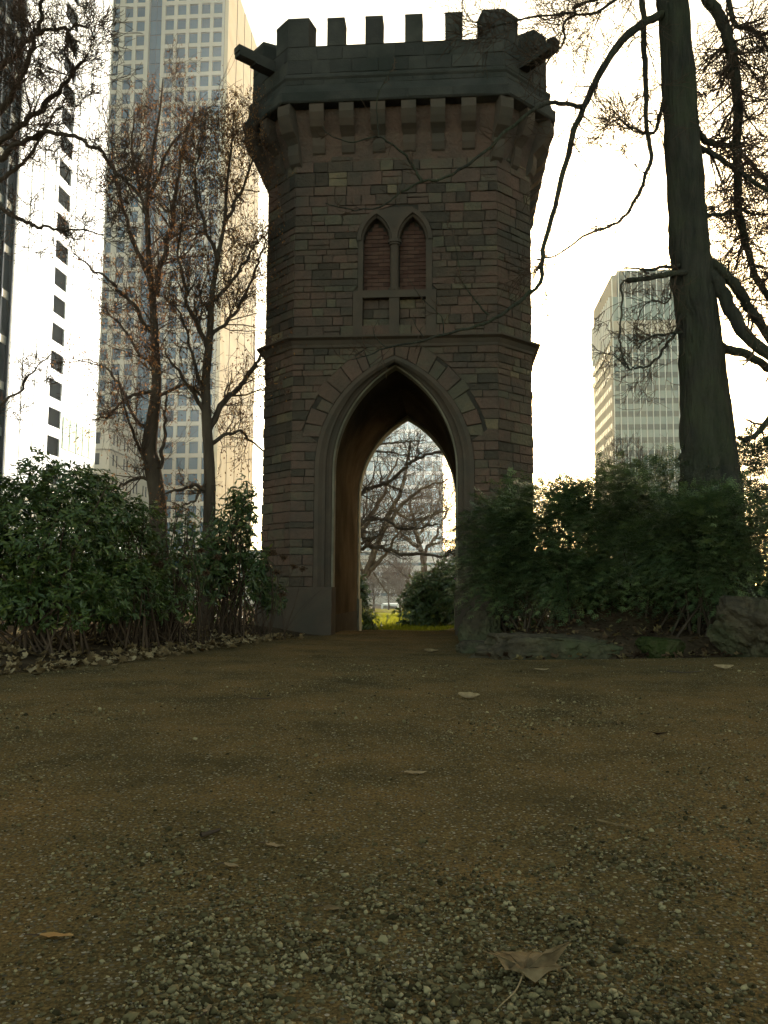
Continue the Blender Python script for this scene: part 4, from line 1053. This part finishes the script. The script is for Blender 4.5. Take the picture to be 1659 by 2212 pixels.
def yew(name, label, lobes, m, seed, n=700, group=None):
    """flat drooping sprays of needles"""
    g = np.random.default_rng(seed); c0 = P(lobes[0][0], lobes[0][1], lobes[0][2]); base = np.array((c0.x, c0.y, gz(c0.x, c0.y)))
    root = thing(name, label, 'yew', tuple(base), 0, group)
    c, d, r, k = sample_lobes(lobes, n, g, .35, .25); keep = c[:, 2] > ground_z(c[:, 0], c[:, 1]) + .12; c, d = c[keep], d[keep]; n = len(c)
    ax = d + g.normal(0, .35, d.shape); ax[:, 2] = ax[:, 2]*.5 + .12; ax /= np.linalg.norm(ax, axis=1, keepdims=True)
    sd = np.cross(ax, np.array((0, 0, 1.))); sd /= np.linalg.norm(sd, axis=1, keepdims=True)+1e-9
    sd += g.normal(0, .25, sd.shape)
    per, mn = 6, 6
    t = np.linspace(.0, 1, per)[None, :, None]; L = g.uniform(.26, .60, (n, 1, 1))
    sp = c[:, None] + ax[:, None]*L*t - np.array((0, 0, 1.))*(L*t*t*.45)                 # spray roots along a drooping axis
    sgn = np.where(np.arange(per) % 2, 1., -1.)[None, :, None]
    dr = ax[:, None]*.75 + sd[:, None]*sgn*(1.05-t*.8) + g.normal(0, .12, (n, per, 3)); dr[..., 2] -= .18
    dr /= np.linalg.norm(dr, axis=2, keepdims=True)
    sl = (.14*(1.15-.5*t))*np.ones((n, 1, 1))*g.uniform(.8, 1.25, (n, 1, 1))
    sp, dr, sl = sp.reshape(-1, 3), dr.reshape(-1, 3), sl.reshape(-1, 1); N = len(sp)
    nd = np.cross(dr, np.repeat(sd, per, 0)); nd /= np.linalg.norm(nd, axis=1, keepdims=True)+1e-9; side = np.cross(nd, dr)
    tt = (np.arange(mn)+.5)/mn; V = []
    root_p = sp[:, None] + dr[:, None]*sl[:, None]*tt[None, :, None]
    s2 = np.where(np.arange(mn) % 2, 1., -1.)[None, :, None]
    tip = root_p + side[:, None]*s2*.058*(1.1-.5*tt[None, :, None]) + dr[:, None]*.020 - np.array((0, 0, .004))
    a = root_p - dr[:, None]*.0105; b = root_p + dr[:, None]*.0105
    V = np.stack([a, b, tip], 2).reshape(-1, 3); ii = np.arange(N*mn)*3
    F = np.stack([ii, ii+1, ii+2], -1)
    tint = np.repeat(np.clip(np.repeat(.48+.27*g.normal(size=n), per)+.12*g.normal(size=N), 0, 1), mn*3)
    fast_obj('foliage', V - base, F, m, root, False, tint, 'stuff')
    T = Tubes(); stems(T, base[:2], c[g.choice(n, min(n, 24), replace=False)], g, .022, .005, .3); T.build('stems', M['bark2'], root, origin=base)
    return root
shrub('rhododendron', 'large dark rhododendron with whorled leaves at the left edge of the picture',
      [(95, 1300, 10.0, .8, .5, .30), (180, 1290, 10.4, .6, .5, .34), (-20, 1280, 10.0, .7, .5, .40), (95, 1150, 10.4, .95, .8, .62), (20, 1090, 10.6, .55, .6, .50), (150, 1065, 10.8, .60, .6, .42), (60, 1240, 10.2, .8, .6, .42), (200, 1110, 10.7, .5, .5, .5), (-90, 1150, 10.3, .8, .7, .7), (90, 1010, 10.8, .24, .3, .20)], M['rhodo'], 71, 2900, 8, .085, .34)
shrub('rhododendron', 'smaller rhododendron between the large one and the knobbly tree',
      [(262, 1180, 11.2, .45, .5, .62), (300, 1130, 11.4, .34, .4, .35), (230, 1270, 10.9, .5, .5, .40), (300, 1270, 11.2, .4, .4, .45)], M['rhodo'], 72, 850, 7, .08, .34)
shrub('shrub', 'thin straggly shrub with brown stems in front of the knobbly tree',
      [(360, 1230, 12.0, .55, .5, .55), (400, 1150, 12.6, .38, .4, .35), (330, 1300, 11.6, .5, .4, .3)], M['laurel'], 73, 380, 6, .085, .36, .7, .3, 26, M['twig'], .012)
shrub('laurel_shrub', 'tall glossy laurel with hanging backlit leaves against the left side of the tower',
      [(505, 1150, 14.2, .42, .4, .62), (525, 1080, 14.6, .28, .3, .42), (460, 1220, 13.8, .45, .4, .5), (550, 1235, 14.1, .32, .3, .5), (585, 1290, 14.6, .30, .3, .30)], M['laurel'], 74, 700, 6, .13, .26, 1.1, .25, 26, M['twig'], .014)
yew('yew_bush', 'yew bush draping over the right jamb of the archway',
    [(1100, 1190, 13.7, .55, .5, .62), (1050, 1150, 14.3, .30, .4, .50), (1130, 1110, 13.9, .45, .4, .40), (1080, 1255, 13.4, .45, .4, .32)], M['yew'], 81, 1300)
yew('yew_bush', 'yew bush below the bright gap between tower and high-rise',
    [(1225, 1170, 12.8, .68, .6, .72), (1195, 1100, 13.2, .52, .5, .42), (1280, 1100, 13.0, .48, .5, .42), (1230, 1240, 12.3, .55, .5, .38), (1230, 1165, 13.6, .75, .5, .75)], M['yew'], 82, 2600)
yew('yew_bush', 'tallest spreading yew directly left of the big plane trunk',
    [(1375, 1140, 12.2, .80, .6, .72), (1325, 1075, 12.6, .48, .5, .45), (1415, 1060, 12.5, .50, .5, .42), (1380, 1225, 11.8, .65, .5, .38), (1400, 1180, 13.4, .8, .5, .9)], M['yew'], 83, 2000)
yew('yew_bush', 'low yew in front of the foot of the big plane trunk',
    [(1530, 1175, 11.2, .62, .4, .55), (1580, 1130, 11.2, .42, .4, .38), (1480, 1150, 11.3, .40, .4, .40), (1545, 1225, 11.0, .5, .4, .26)], M['yew'], 84, 1500)
yew('yew_bush', 'dark tall yew at the right edge behind the boulder',
    [(1650, 1080, 13.6, .75, .6, .95), (1700, 1020, 13.8, .7, .6, .7), (1610, 1010, 14.2, .45, .5, .45), (1660, 1200, 12.6, .7, .6, .7)], M['yew2'], 85, 2300)
shrub('hedge', 'dark evergreen hedge added behind the left shrubs to block bright gaps between stems',
      [(60, 1260, 18, 2.2, .8, 1.0), (200, 1270, 18.2, 2.0, .8, .9), (330, 1280, 18.0, 1.6, .8, .9), (450, 1275, 18.4, 1.5, .7, .95), (-120, 1250, 18, 2.0, .8, 1.1)], M['rhodo'], 75, 1200, 7, .16, .4, .3, .3, 10)  # added backing, keeps bright light from showing between the shrub stems
# evergreens behind the gate
g5 = A1(820, 1850); shrub('evergreen_bush', 'sunlit evergreen bush filling the right side of the archway',
      [(*A1(820, 1850), 27.5, .95, .8, 1.15), (*A1(700, 1740), 28, .55, .6, .65), (*A1(940, 1730), 27.5, .8, .7, .95), (*A1(680, 1960), 27, .75, .6, .7), (*A1(1080, 1800), 27, .9, .8, 1.4)], M['laurel'], 91, 1700, 7, .15, .4, .3, .5, 10)
shrub('ivy_bush', 'narrow glossy bush beside the left rear jamb of the archway',
      [(*A1(110, 1900), 24, .30, .4, .75), (*A1(190, 2030), 23.5, .26, .3, .35), (*A1(80, 1700), 24.2, .25, .3, .45)], M['laurel'], 92, 260, 7, .10, .45, .3, .4, 8)
pk = P(*A1(1058, 1600), 27.0); pr = thing('blossom', 'small pink blossom on the evergreen bush at the archway edge', 'flower', tuple(pk))
gg = np.random.default_rng(5); leaf_mesh('petals', gg.normal(0, .03, (12, 3)), gg.normal(0, 1, (12, 3)), .09, .7, M['pink'], pr, gg, kind=None)
# dried hydrangeas
def hydrangea(label, spots, Z, seed):
    g = np.random.default_rng(seed); p0 = P(*spots[0], Z); base = np.array((p0.x, Z, gz(p0.x, Z)))
    root = thing('hydrangea', label, 'shrub', tuple(base), 0, 'dried hydrangeas')
    for (x, y) in spots:
        c = np.array(P(x, y, Z + g.uniform(-.3, .3))); bs = base + np.array((g.normal(0, .18), g.normal(0, .1), -.03))
        T = Tubes(); T.add(spline([bs, bs*.45+c*.55+g.normal(0, .05, 3), c], 4), np.linspace(.007, .004, 9), 4); T.build('stem', M['twig'], root, origin=base)
        n = 90; d = g.normal(0, 1, (n, 3)); d /= np.linalg.norm(d, axis=1, keepdims=True); d[:, 2] = d[:, 2]*.6+.15
        leaf_mesh('flower_head', c - base + d*.06*g.random((n, 1)), d + g.normal(0, .4, (n, 3)), .035, .8, M['flowerhead'], root, g, kind='stuff')
    T = Tubes()
    for i in range(14):
        c = base + np.array((g.normal(0, .35), g.normal(0, .15), g.uniform(.4, 1.0))); bs = base + np.array((g.normal(0, .15), g.normal(0, .1), -.03))
        T.add(spline([bs, (bs+c)/2+g.normal(0, .04, 3), c], 3), np.linspace(.005, .002, 7), 3)
    T.build('bare_stems', M['twig'], root, origin=base)
hydrangea('dried hydrangea with brown heads against the foot of the tower', [(590, 1195), (612, 1205), (655, 1230), (635, 1225), (598, 1238), (610, 1285)], 13.9, 95)
hydrangea('dried hydrangea with brown heads between the two bare trees', [(432, 1190), (400, 1225), (445, 1240), (470, 1205), (420, 1270)], 12.4, 96)
hydrangea('dried hydrangea in front of the slender tree, touching the smaller rhododendron', [(300, 1235), (325, 1200), (345, 1222), (310, 1275)], 11.4, 97)

# grass blades on the lawn
g = np.random.default_rng(77); n = 16000
Zs = 23.8 + 50*g.random(n)**1.6; X = axis_x(Zs)*.5 + g.uniform(-1, 1, n)*(1.2+Zs*.05)
c = np.stack([X, Zs, ground_z(X, Zs)+.01], -1); d = g.normal(0, .35, (n, 3)); d[:, 2] = 1.0
leaf_mesh('grass', c, d, .085, .22, M['grass'], None, g); tag(bpy.data.objects['grass'], 'short sunlit grass on the lawn behind the gate', 'grass')

# ---------------------------------------------------------------- boulders
from mathutils import noise as mnoise
import bmesh
def boulder(name, label, px, Z, size, seed, m, cuts=7, rot=0.0, sink=.3, zc=None):
    g = np.random.default_rng(seed); bm = bmesh.new(); bmesh.ops.create_icosphere(bm, subdivisions=5, radius=1.0)
    pl_ = [(Vector(g.normal(0, 1, 3)).normalized(), g.uniform(.55, .82)) for _ in range(cuts)] + [(Vector((.12, -.1, 1)).normalized(), .62), (Vector((0, -1, .12)).normalized(), .70)]
    for v in bm.verts:
        p = v.co.copy(); q = p*1.6 + Vector((seed*3.1, 0, 0))
        p *= 1 + .20*mnoise.fractal(q, 1.0, 2.0, 4)
        for n_, d_ in pl_:
            e = p.dot(n_) - d_
            if e > 0: p -= n_*e*.92
        p += v.co*(.075*mnoise.fractal(v.co*5+Vector((seed, 1, 2)), .9, 2.1, 5))
        v.co = Vector((p.x*size[0], p.y*size[1], p.z*size[2]))
    me = bpy.data.meshes.new(name); bm.to_mesh(me); bm.free(); me.materials.append(m)
    me.polygons.foreach_set('use_smooth', [False]*len(me.polygons))
    o = bpy.data.objects.new(name, me); COL.objects.link(o); c = P(*px, Z)
    o.location = (c.x, Z, gz(c.x, Z) + size[2]*(1-sink) - size[2]*.3 if zc is None else zc); o.rotation_euler = (0, 0, rot)
    return tag(o, label, 'boulder', 'boulders along the bank')
boulder('boulder', 'low flat-topped boulder at the path edge right of the archway', (1195, 1405), 10.75, (1.05, .55, .36), 3, M['rock'], rot=.1, zc=.10)
boulder('boulder', 'big rough boulder cut by the right edge of the picture', (1665, 1335), 10.45, (.80, .55, .66), 8, M['rock'], rot=.5, zc=.36)
boulder('boulder', 'small moss-covered boulder between the flat boulder and the big one', (1430, 1400), 10.6, (.34, .28, .22), 12, M['mossrock'], zc=.17)
boulder('boulder', 'upright craggy boulder at the foot of the right jamb', (1040, 1345), 13.3, (.36, .34, .44), 15, M['rock'], rot=.8, zc=.30)
boulder('boulder', 'half-buried stone at the left end of the flat boulder', (1030, 1398), 11.6, (.30, .25, .16), 18, M['rock'], zc=.10)

# ---------------------------------------------------------------- gravel, litter, fallen leaves
g = np.random.default_rng(99)
def fbm(x, y): return (np.sin(x*1.3+1.7*np.sin(y*.9))+np.sin(y*1.9+1.3*np.sin(x*1.6)+2)+.6*np.sin(x*3.7-y*2.9+1)+.4*np.sin(x*7.1+y*5.3))/3.0
def gravel(name, n, zr, rmean, ico, seed):
    g = np.random.default_rng(seed)
    if ico:
        ph = (1+5**.5)/2; b = np.array([(-1,ph,0),(1,ph,0),(-1,-ph,0),(1,-ph,0),(0,-1,ph),(0,1,ph),(0,-1,-ph),(0,1,-ph),(ph,0,-1),(ph,0,1),(-ph,0,-1),(-ph,0,1)])/1.9
        f = np.array([(0,11,5),(0,5,1),(0,1,7),(0,7,10),(0,10,11),(1,5,9),(5,11,4),(11,10,2),(10,7,6),(7,1,8),(3,9,4),(3,4,2),(3,2,6),(3,6,8),(3,8,9),(4,9,5),(2,4,11),(6,2,10),(8,6,7),(9,8,1)])
    else:
        b = np.array([(1,0,0),(0,1,0),(-1,0,0),(0,-1,0),(0,0,1),(0,0,-.5)], float); f = np.array([(0,1,4),(1,2,4),(2,3,4),(3,0,4),(1,0,5),(2,1,5),(3,2,5),(0,3,5)])
    k = n*3; a = g.random(k); Zs = (zr[0]**-.4 + a*(zr[1]**-.4 - zr[0]**-.4))**(-1/.4)         # thinner with distance
    X = g.uniform(-1, 1, k)*(.60*Zs+.7)
    v = fbm(X*1.15+.4, Zs*.95+.8)
    cen = np.exp(-((X+.05)/.55)**2 - ((Zs-1.7)/.5)**2)
    pr = np.clip(.10 + .8*sst(-.1, .6, v) + .9*cen, 0, 1) if ico else np.clip(.35 + .5*sst(-.3, .6, v), 0, 1)
    ok = (g.random(k) < pr) & (X > x_left(Zs)+.02*g.random(k)) & (X < x_right(Zs)); X, Zs, v, cen = X[ok][:n], Zs[ok][:n], v[ok][:n], cen[ok][:n]; n = len(X)
    r = rmean*np.exp(g.normal(0, .38, n))*(1+.22*cen+.15*sst(.1, .6, v)); r = np.clip(r*(1+.09*np.maximum(Zs-2.2, 0)), .0018, .0135)
    big = g.random(n) < .004; r = np.where(big & ico, r*1.7, r)
    Vt = b[None]*(1 + .28*g.normal(size=(n, len(b), 1)))*r[:, None, None]*np.stack([g.uniform(.8, 1.35, n), g.uniform(.7, 1.1, n), g.uniform(.5, .9, n)], -1)[:, None]
    th = g.uniform(0, 2*math.pi, n); ph_ = g.normal(0, .35, n); c, s_ = np.cos(th)[:, None], np.sin(th)[:, None]; c2, s2 = np.cos(ph_)[:, None], np.sin(ph_)[:, None]
    x, y, z = Vt[..., 0], Vt[..., 1], Vt[..., 2]; y, z = y*c2-z*s2, y*s2+z*c2; x, y = x*c-y*s_, x*s_+y*c
    V = np.stack([x + X[:, None], y + Zs[:, None], z + (ground_z(X, Zs)+.012+r*.25)[:, None]], -1).reshape(-1, 3)
    F = (f[None] + (np.arange(n)*len(b))[:, None, None]).reshape(-1, 3)
    t = np.repeat(np.clip(g.normal(.44, .28, n) + .08*cen, 0, 1), len(b))
    return fast_obj(name, V, F, M['pebble'], None, False, t, 'stuff')
tag(gravel('gravel', 34000, (1.3, 9.5), .0034, True, 5), 'loose grey gravel stones on the path', 'gravel')
tag(gravel('grit', 24000, (1.3, 11.0), .0026, False, 6), 'fine grit scattered over the path', 'gravel')
OUT = [(-90, .10), (-55, .46), (-28, .52), (-12, .74), (8, .54), (26, .74), (38, .95), (56, .62), (74, .76), (90, 1.05), (106, .74), (124, .60), (142, .92), (154, .70), (172, .50), (192, .72), (208, .48), (235, .44)]
def lobed(size, curl, g, rings=3):
    V = [(0, 0, 0)]; n = len(OUT)
    for k in range(1, rings+1):
        for a, r in OUT:
            q = k/rings; rr = r*q if k == rings else (r*.55+.45*.5)*q; V.append((rr*math.cos(math.radians(a)), rr*math.sin(math.radians(a)), 0))
    V = np.array(V)*size/2; F = [(0, 1+i, 1+(i+1) % n) for i in range(n)]
    for k in range(rings-1):
        for i in range(n):
            a = 1+k*n+i; b = 1+k*n+(i+1) % n; F += [(a, a+n, b+n), (a, b+n, b)]
    r2 = (V[:, 0]**2+V[:, 1]**2)/(size/2)**2
    V[:, 2] = curl*size*(.35*r2*np.sin(np.arctan2(V[:, 1], V[:, 0])*2+g.uniform(0, 6)) + .28*np.abs(V[:, 0])/(size/2) + g.normal(0, .045, len(V)))
    return V, np.array(F)
def litter(name, label, pts, size, seed, m):
    g = np.random.default_rng(seed); VV, FF, TT, nv = [], [], [], 0
    tmpl = [lobed(1.0, g.uniform(.3, .9), g, 2) for _ in range(8)]
    for x, y in pts:
        V, F = tmpl[g.integers(8)]; s_ = size*g.uniform(.55, 1.25); th = g.uniform(0, 6.28); ti = g.normal(0, .35); tj = g.normal(0, .35)
        R = np.array(Matrix.Rotation(th, 3, 'Z') @ Matrix.Rotation(ti, 3, 'X') @ Matrix.Rotation(tj, 3, 'Y'))
        W_ = (V*s_) @ R.T; W_[:, 2] += gz(x, y) + .012 - W_[:, 2].min()*.6 + g.uniform(0, .03); W_[:, 0] += x; W_[:, 1] += y
        VV.append(W_); FF.append(F+nv); nv += len(V); TT += [g.random()]*len(V)
    return tag(fast_obj(name, np.concatenate(VV), np.concatenate(FF), m, None, False, TT, 'stuff'), label, 'leaf litter')
pts = []
while len(pts) < 2000:
    Z = g.uniform(5.6, 15); X = float(x_left(np.float64(Z))) + .25 - abs(g.normal(0, 1.3))
    if g.random() < .5: X = float(x_left(np.float64(Z))) - g.uniform(0, 3.2)
    if g.random() < .22: X = float(x_left(np.float64(Z))) + abs(g.normal(0, .22))
    if X > -9: pts.append((X, Z))
litter('leaf_litter', 'tan dead leaves covering the bed under the left shrubs', pts, .145, 7, M['deadleaf'])
pts = []
while len(pts) < 1000:
    Z = 10.2 + abs(g.normal(0, 1.6)); X = g.uniform(1.3, 8)
    pts.append((X, Z))
litter('leaf_litter', 'dark brown dead leaves on the right bank around the boulders', pts, .12, 8, M['deadleaf2'])
def ground_px(x, y):
    d = CR @ Vector(((x-829.5)/FPX, -(y-1106.0)/FPX, -1.0)); t = -EYE/d.z
    for _ in range(6):
        p = Vector((0, 0, EYE)) + d*t; t = (gz(p.x, p.y)+.012-EYE)/d.z
    return Vector((0, 0, EYE)) + d*t
def narrow(L, asp, curl, g):
    n = 7; V, F = [], []
    for i in range(n):
        t = i/(n-1); w = asp*L/2*math.sin(math.pi*min(.98, .06+t*.94))**.8
        for s_, k in ((-1, 1), (0, 0), (1, 1)): V.append(((t-.5)*L, s_*w, curl*L*(.6*(t-.5)**2*2 + .5*k*w/L*2) + g.normal(0, .002)))
    for i in range(n-1):
        for j in range(2): a = i*3+j; F.append((a, a+3, a+4, a+1))
    return V, F
def fallen(x, y, label, L, asp, curl, m, seed, rz, tilt=0.0, lobed_=False, stalk=True):
    g = np.random.default_rng(seed); p = ground_px(x, y)
    root = thing('fallen_leaf', label, 'leaf', tuple(p), rz, 'fallen leaves on the path')
    if lobed_: V, F = lobed(L, curl, g, 4); V = V.tolist(); F = F.tolist()
    else: V, F = narrow(L, asp, curl, g)
    zmin = min(v[2] for v in V); V = [(v[0], v[1], v[2]-zmin+.004) for v in V]
    b = obj('blade', V, F, m, root, True); b.rotation_euler = (tilt, 0, 0)
    if lobed_:
        n_ = len(OUT); Tv = Tubes()
        for i in (9, 6, 12, 3, 15):
            line = [V[0]] + [V[1+k*n_+i] for k in range(4)]; Tv.add([(q[0], q[1], q[2]+.0012) for q in line], [.0018, .0015, .0012, .0009, .0006], 4)
        Tv.build('veins', M['tanleaf'], root)
    if stalk:
        a = V[0]; T = Tubes()
        T.add(spline([(a[0], a[1], a[2]), (a[0]-(0 if lobed_ else L*.3), a[1]-(L*.35 if lobed_ else .01), .012), (a[0]-(0.02 if lobed_ else L*.5), a[1]-(L*.62 if lobed_ else 0), .006)], 4), np.linspace(.0022, .0014, 9)*(.95 if lobed_ else .8), 5)
        T.build('stalk', M['paleleaf' if lobed_ else 'twig'], root)
    return root
fallen(1132, 2112, 'large curled brown lobed leaf lying on the gravel in the foreground', .25, 1, .34, M['tanleaf'], 3, -.35, 0.0, True)
fallen(1014, 1509, 'curled tan leaf standing up on the sandy path in front of the archway', .17, .5, .7, M['paleleaf'], 4, -.2, .45)
fallen(897, 1672, 'slim tan leaf lying alone near the middle of the path', .105, .3, .3, M['paleleaf'], 5, .15, .2)
fallen(595, 1830, 'pale oval leaf on the path left of centre, the brightest there', .07, .42, .2, M['paleleaf'], 6, -.35)
fallen(500, 1876, 'small pale leaf just below left of the bright oval leaf', .055, .45, .5, M['paleleaf'], 7, -.5)
fallen(122, 2028, 'orange-brown leaf in the lower left of the path', .085, .3, .2, M['orangeleaf'], 8, -.12)
fallen(1562, 1447, 'curled tan leaf near the right edge below the big boulder', .22, .4, .7, M['paleleaf'], 9, .1, .4)
fallen(1170, 1449, 'flat leaf on the path directly below the flat boulder', .17, .35, .4, M['paleleaf'], 10, .2, .2)
fallen(932, 1409, 'dark curled leaf at the right edge of the path close to the archway', .2, .5, .6, M['tanleaf'], 11, -.3, .35)
fallen(1068, 1563, 'small whitish leaf below right of the upstanding curled tan leaf', .06, .4, .2, M['paleleaf'], 12, 0.0)
fallen(1332, 1563, 'tiny pale leaf standing upright on the right half of the path', .06, .35, .9, M['paleleaf'], 13, 1.4, .9)
fallen(722, 1968, 'greyish leaf among the coarse gravel left of the large lobed leaf', .06, .4, .2, M['tanleaf'], 14, -.3)
fallen(449, 2186, 'tiny white leaf fragment at the bottom edge of the path', .03, .4, .3, M['paleleaf'], 15, 1.2)
fallen(1424, 1588, 'small brown leaf right of the tiny upright pale leaf', .10, .35, .5, M['deadleaf2'], 16, .1)
def twig_on_path(label, px, r, seed, m):
    g = np.random.default_rng(seed); pts = [np.array(ground_px(*q)) + np.array((0, 0, r+.004)) for q in px]; o = pts[0].copy()
    T = Tubes(); sp_ = spline(pts, 4); T.add(sp_, np.linspace(r, r*.6, len(sp_)), 6)
    ob_ = T.build('fallen_twig', m, None, origin=o); ob_.location = o; tag(ob_, label, 'twig', 'fallen twigs on the path')
twig_on_path('short dark bark piece on the left half of the path', [(434, 1812), (455, 1806), (474, 1799)], .008, 1, M['bark2'])
twig_on_path('straight tan twig on the gravel at the right', [(1290, 1776), (1330, 1786), (1366, 1794)], .0045, 2, M['tanleaf'])
twig_on_path('bent pale twig like a check mark on the left of the path', [(357, 1484), (361, 1495), (372, 1492), (384, 1484)], .007, 3, M['tanleaf'])
twig_on_path('thin dark twig lying level left of the upstanding tan leaf', [(541, 1511), (565, 1512), (584, 1511)], .006, 4, M['bark2'])
twig_on_path('pale short twig slanting below the upstanding tan leaf', [(962, 1560), (974, 1556), (984, 1551)], .005, 5, M['tanleaf'])
twig_on_path('long dark twig on the right of the path near the boulders', [(1440, 1452), (1480, 1455), (1512, 1452)], .008, 6, M['bark2'])

# ---------------------------------------------------------------- haze
def haze(density, aniso):
    x0, x1_, y0, y1, z0, z1 = -130, 170, -12, 262, -4.5, 154
    mb = MB(); mb.box(x0, x1_, y0, y1, z0, z1)
    m = bpy.data.materials.new('haze'); m.use_nodes = True; N, L = m.node_tree.nodes, m.node_tree.links
    N.remove(N['Principled BSDF']); v = N.new('ShaderNodeVolumePrincipled')
    v.inputs['Color'].default_value = (.85, .93, .95, 1); v.inputs['Density'].default_value = density; v.inputs['Anisotropy'].default_value = aniso
    L.new(v.outputs[0], N['Material Output'].inputs['Volume'])
    o = mb.build('haze', m); tag(o, 'thin bright morning haze filling the air', 'haze', kind='stuff')
haze(.00020, .82)
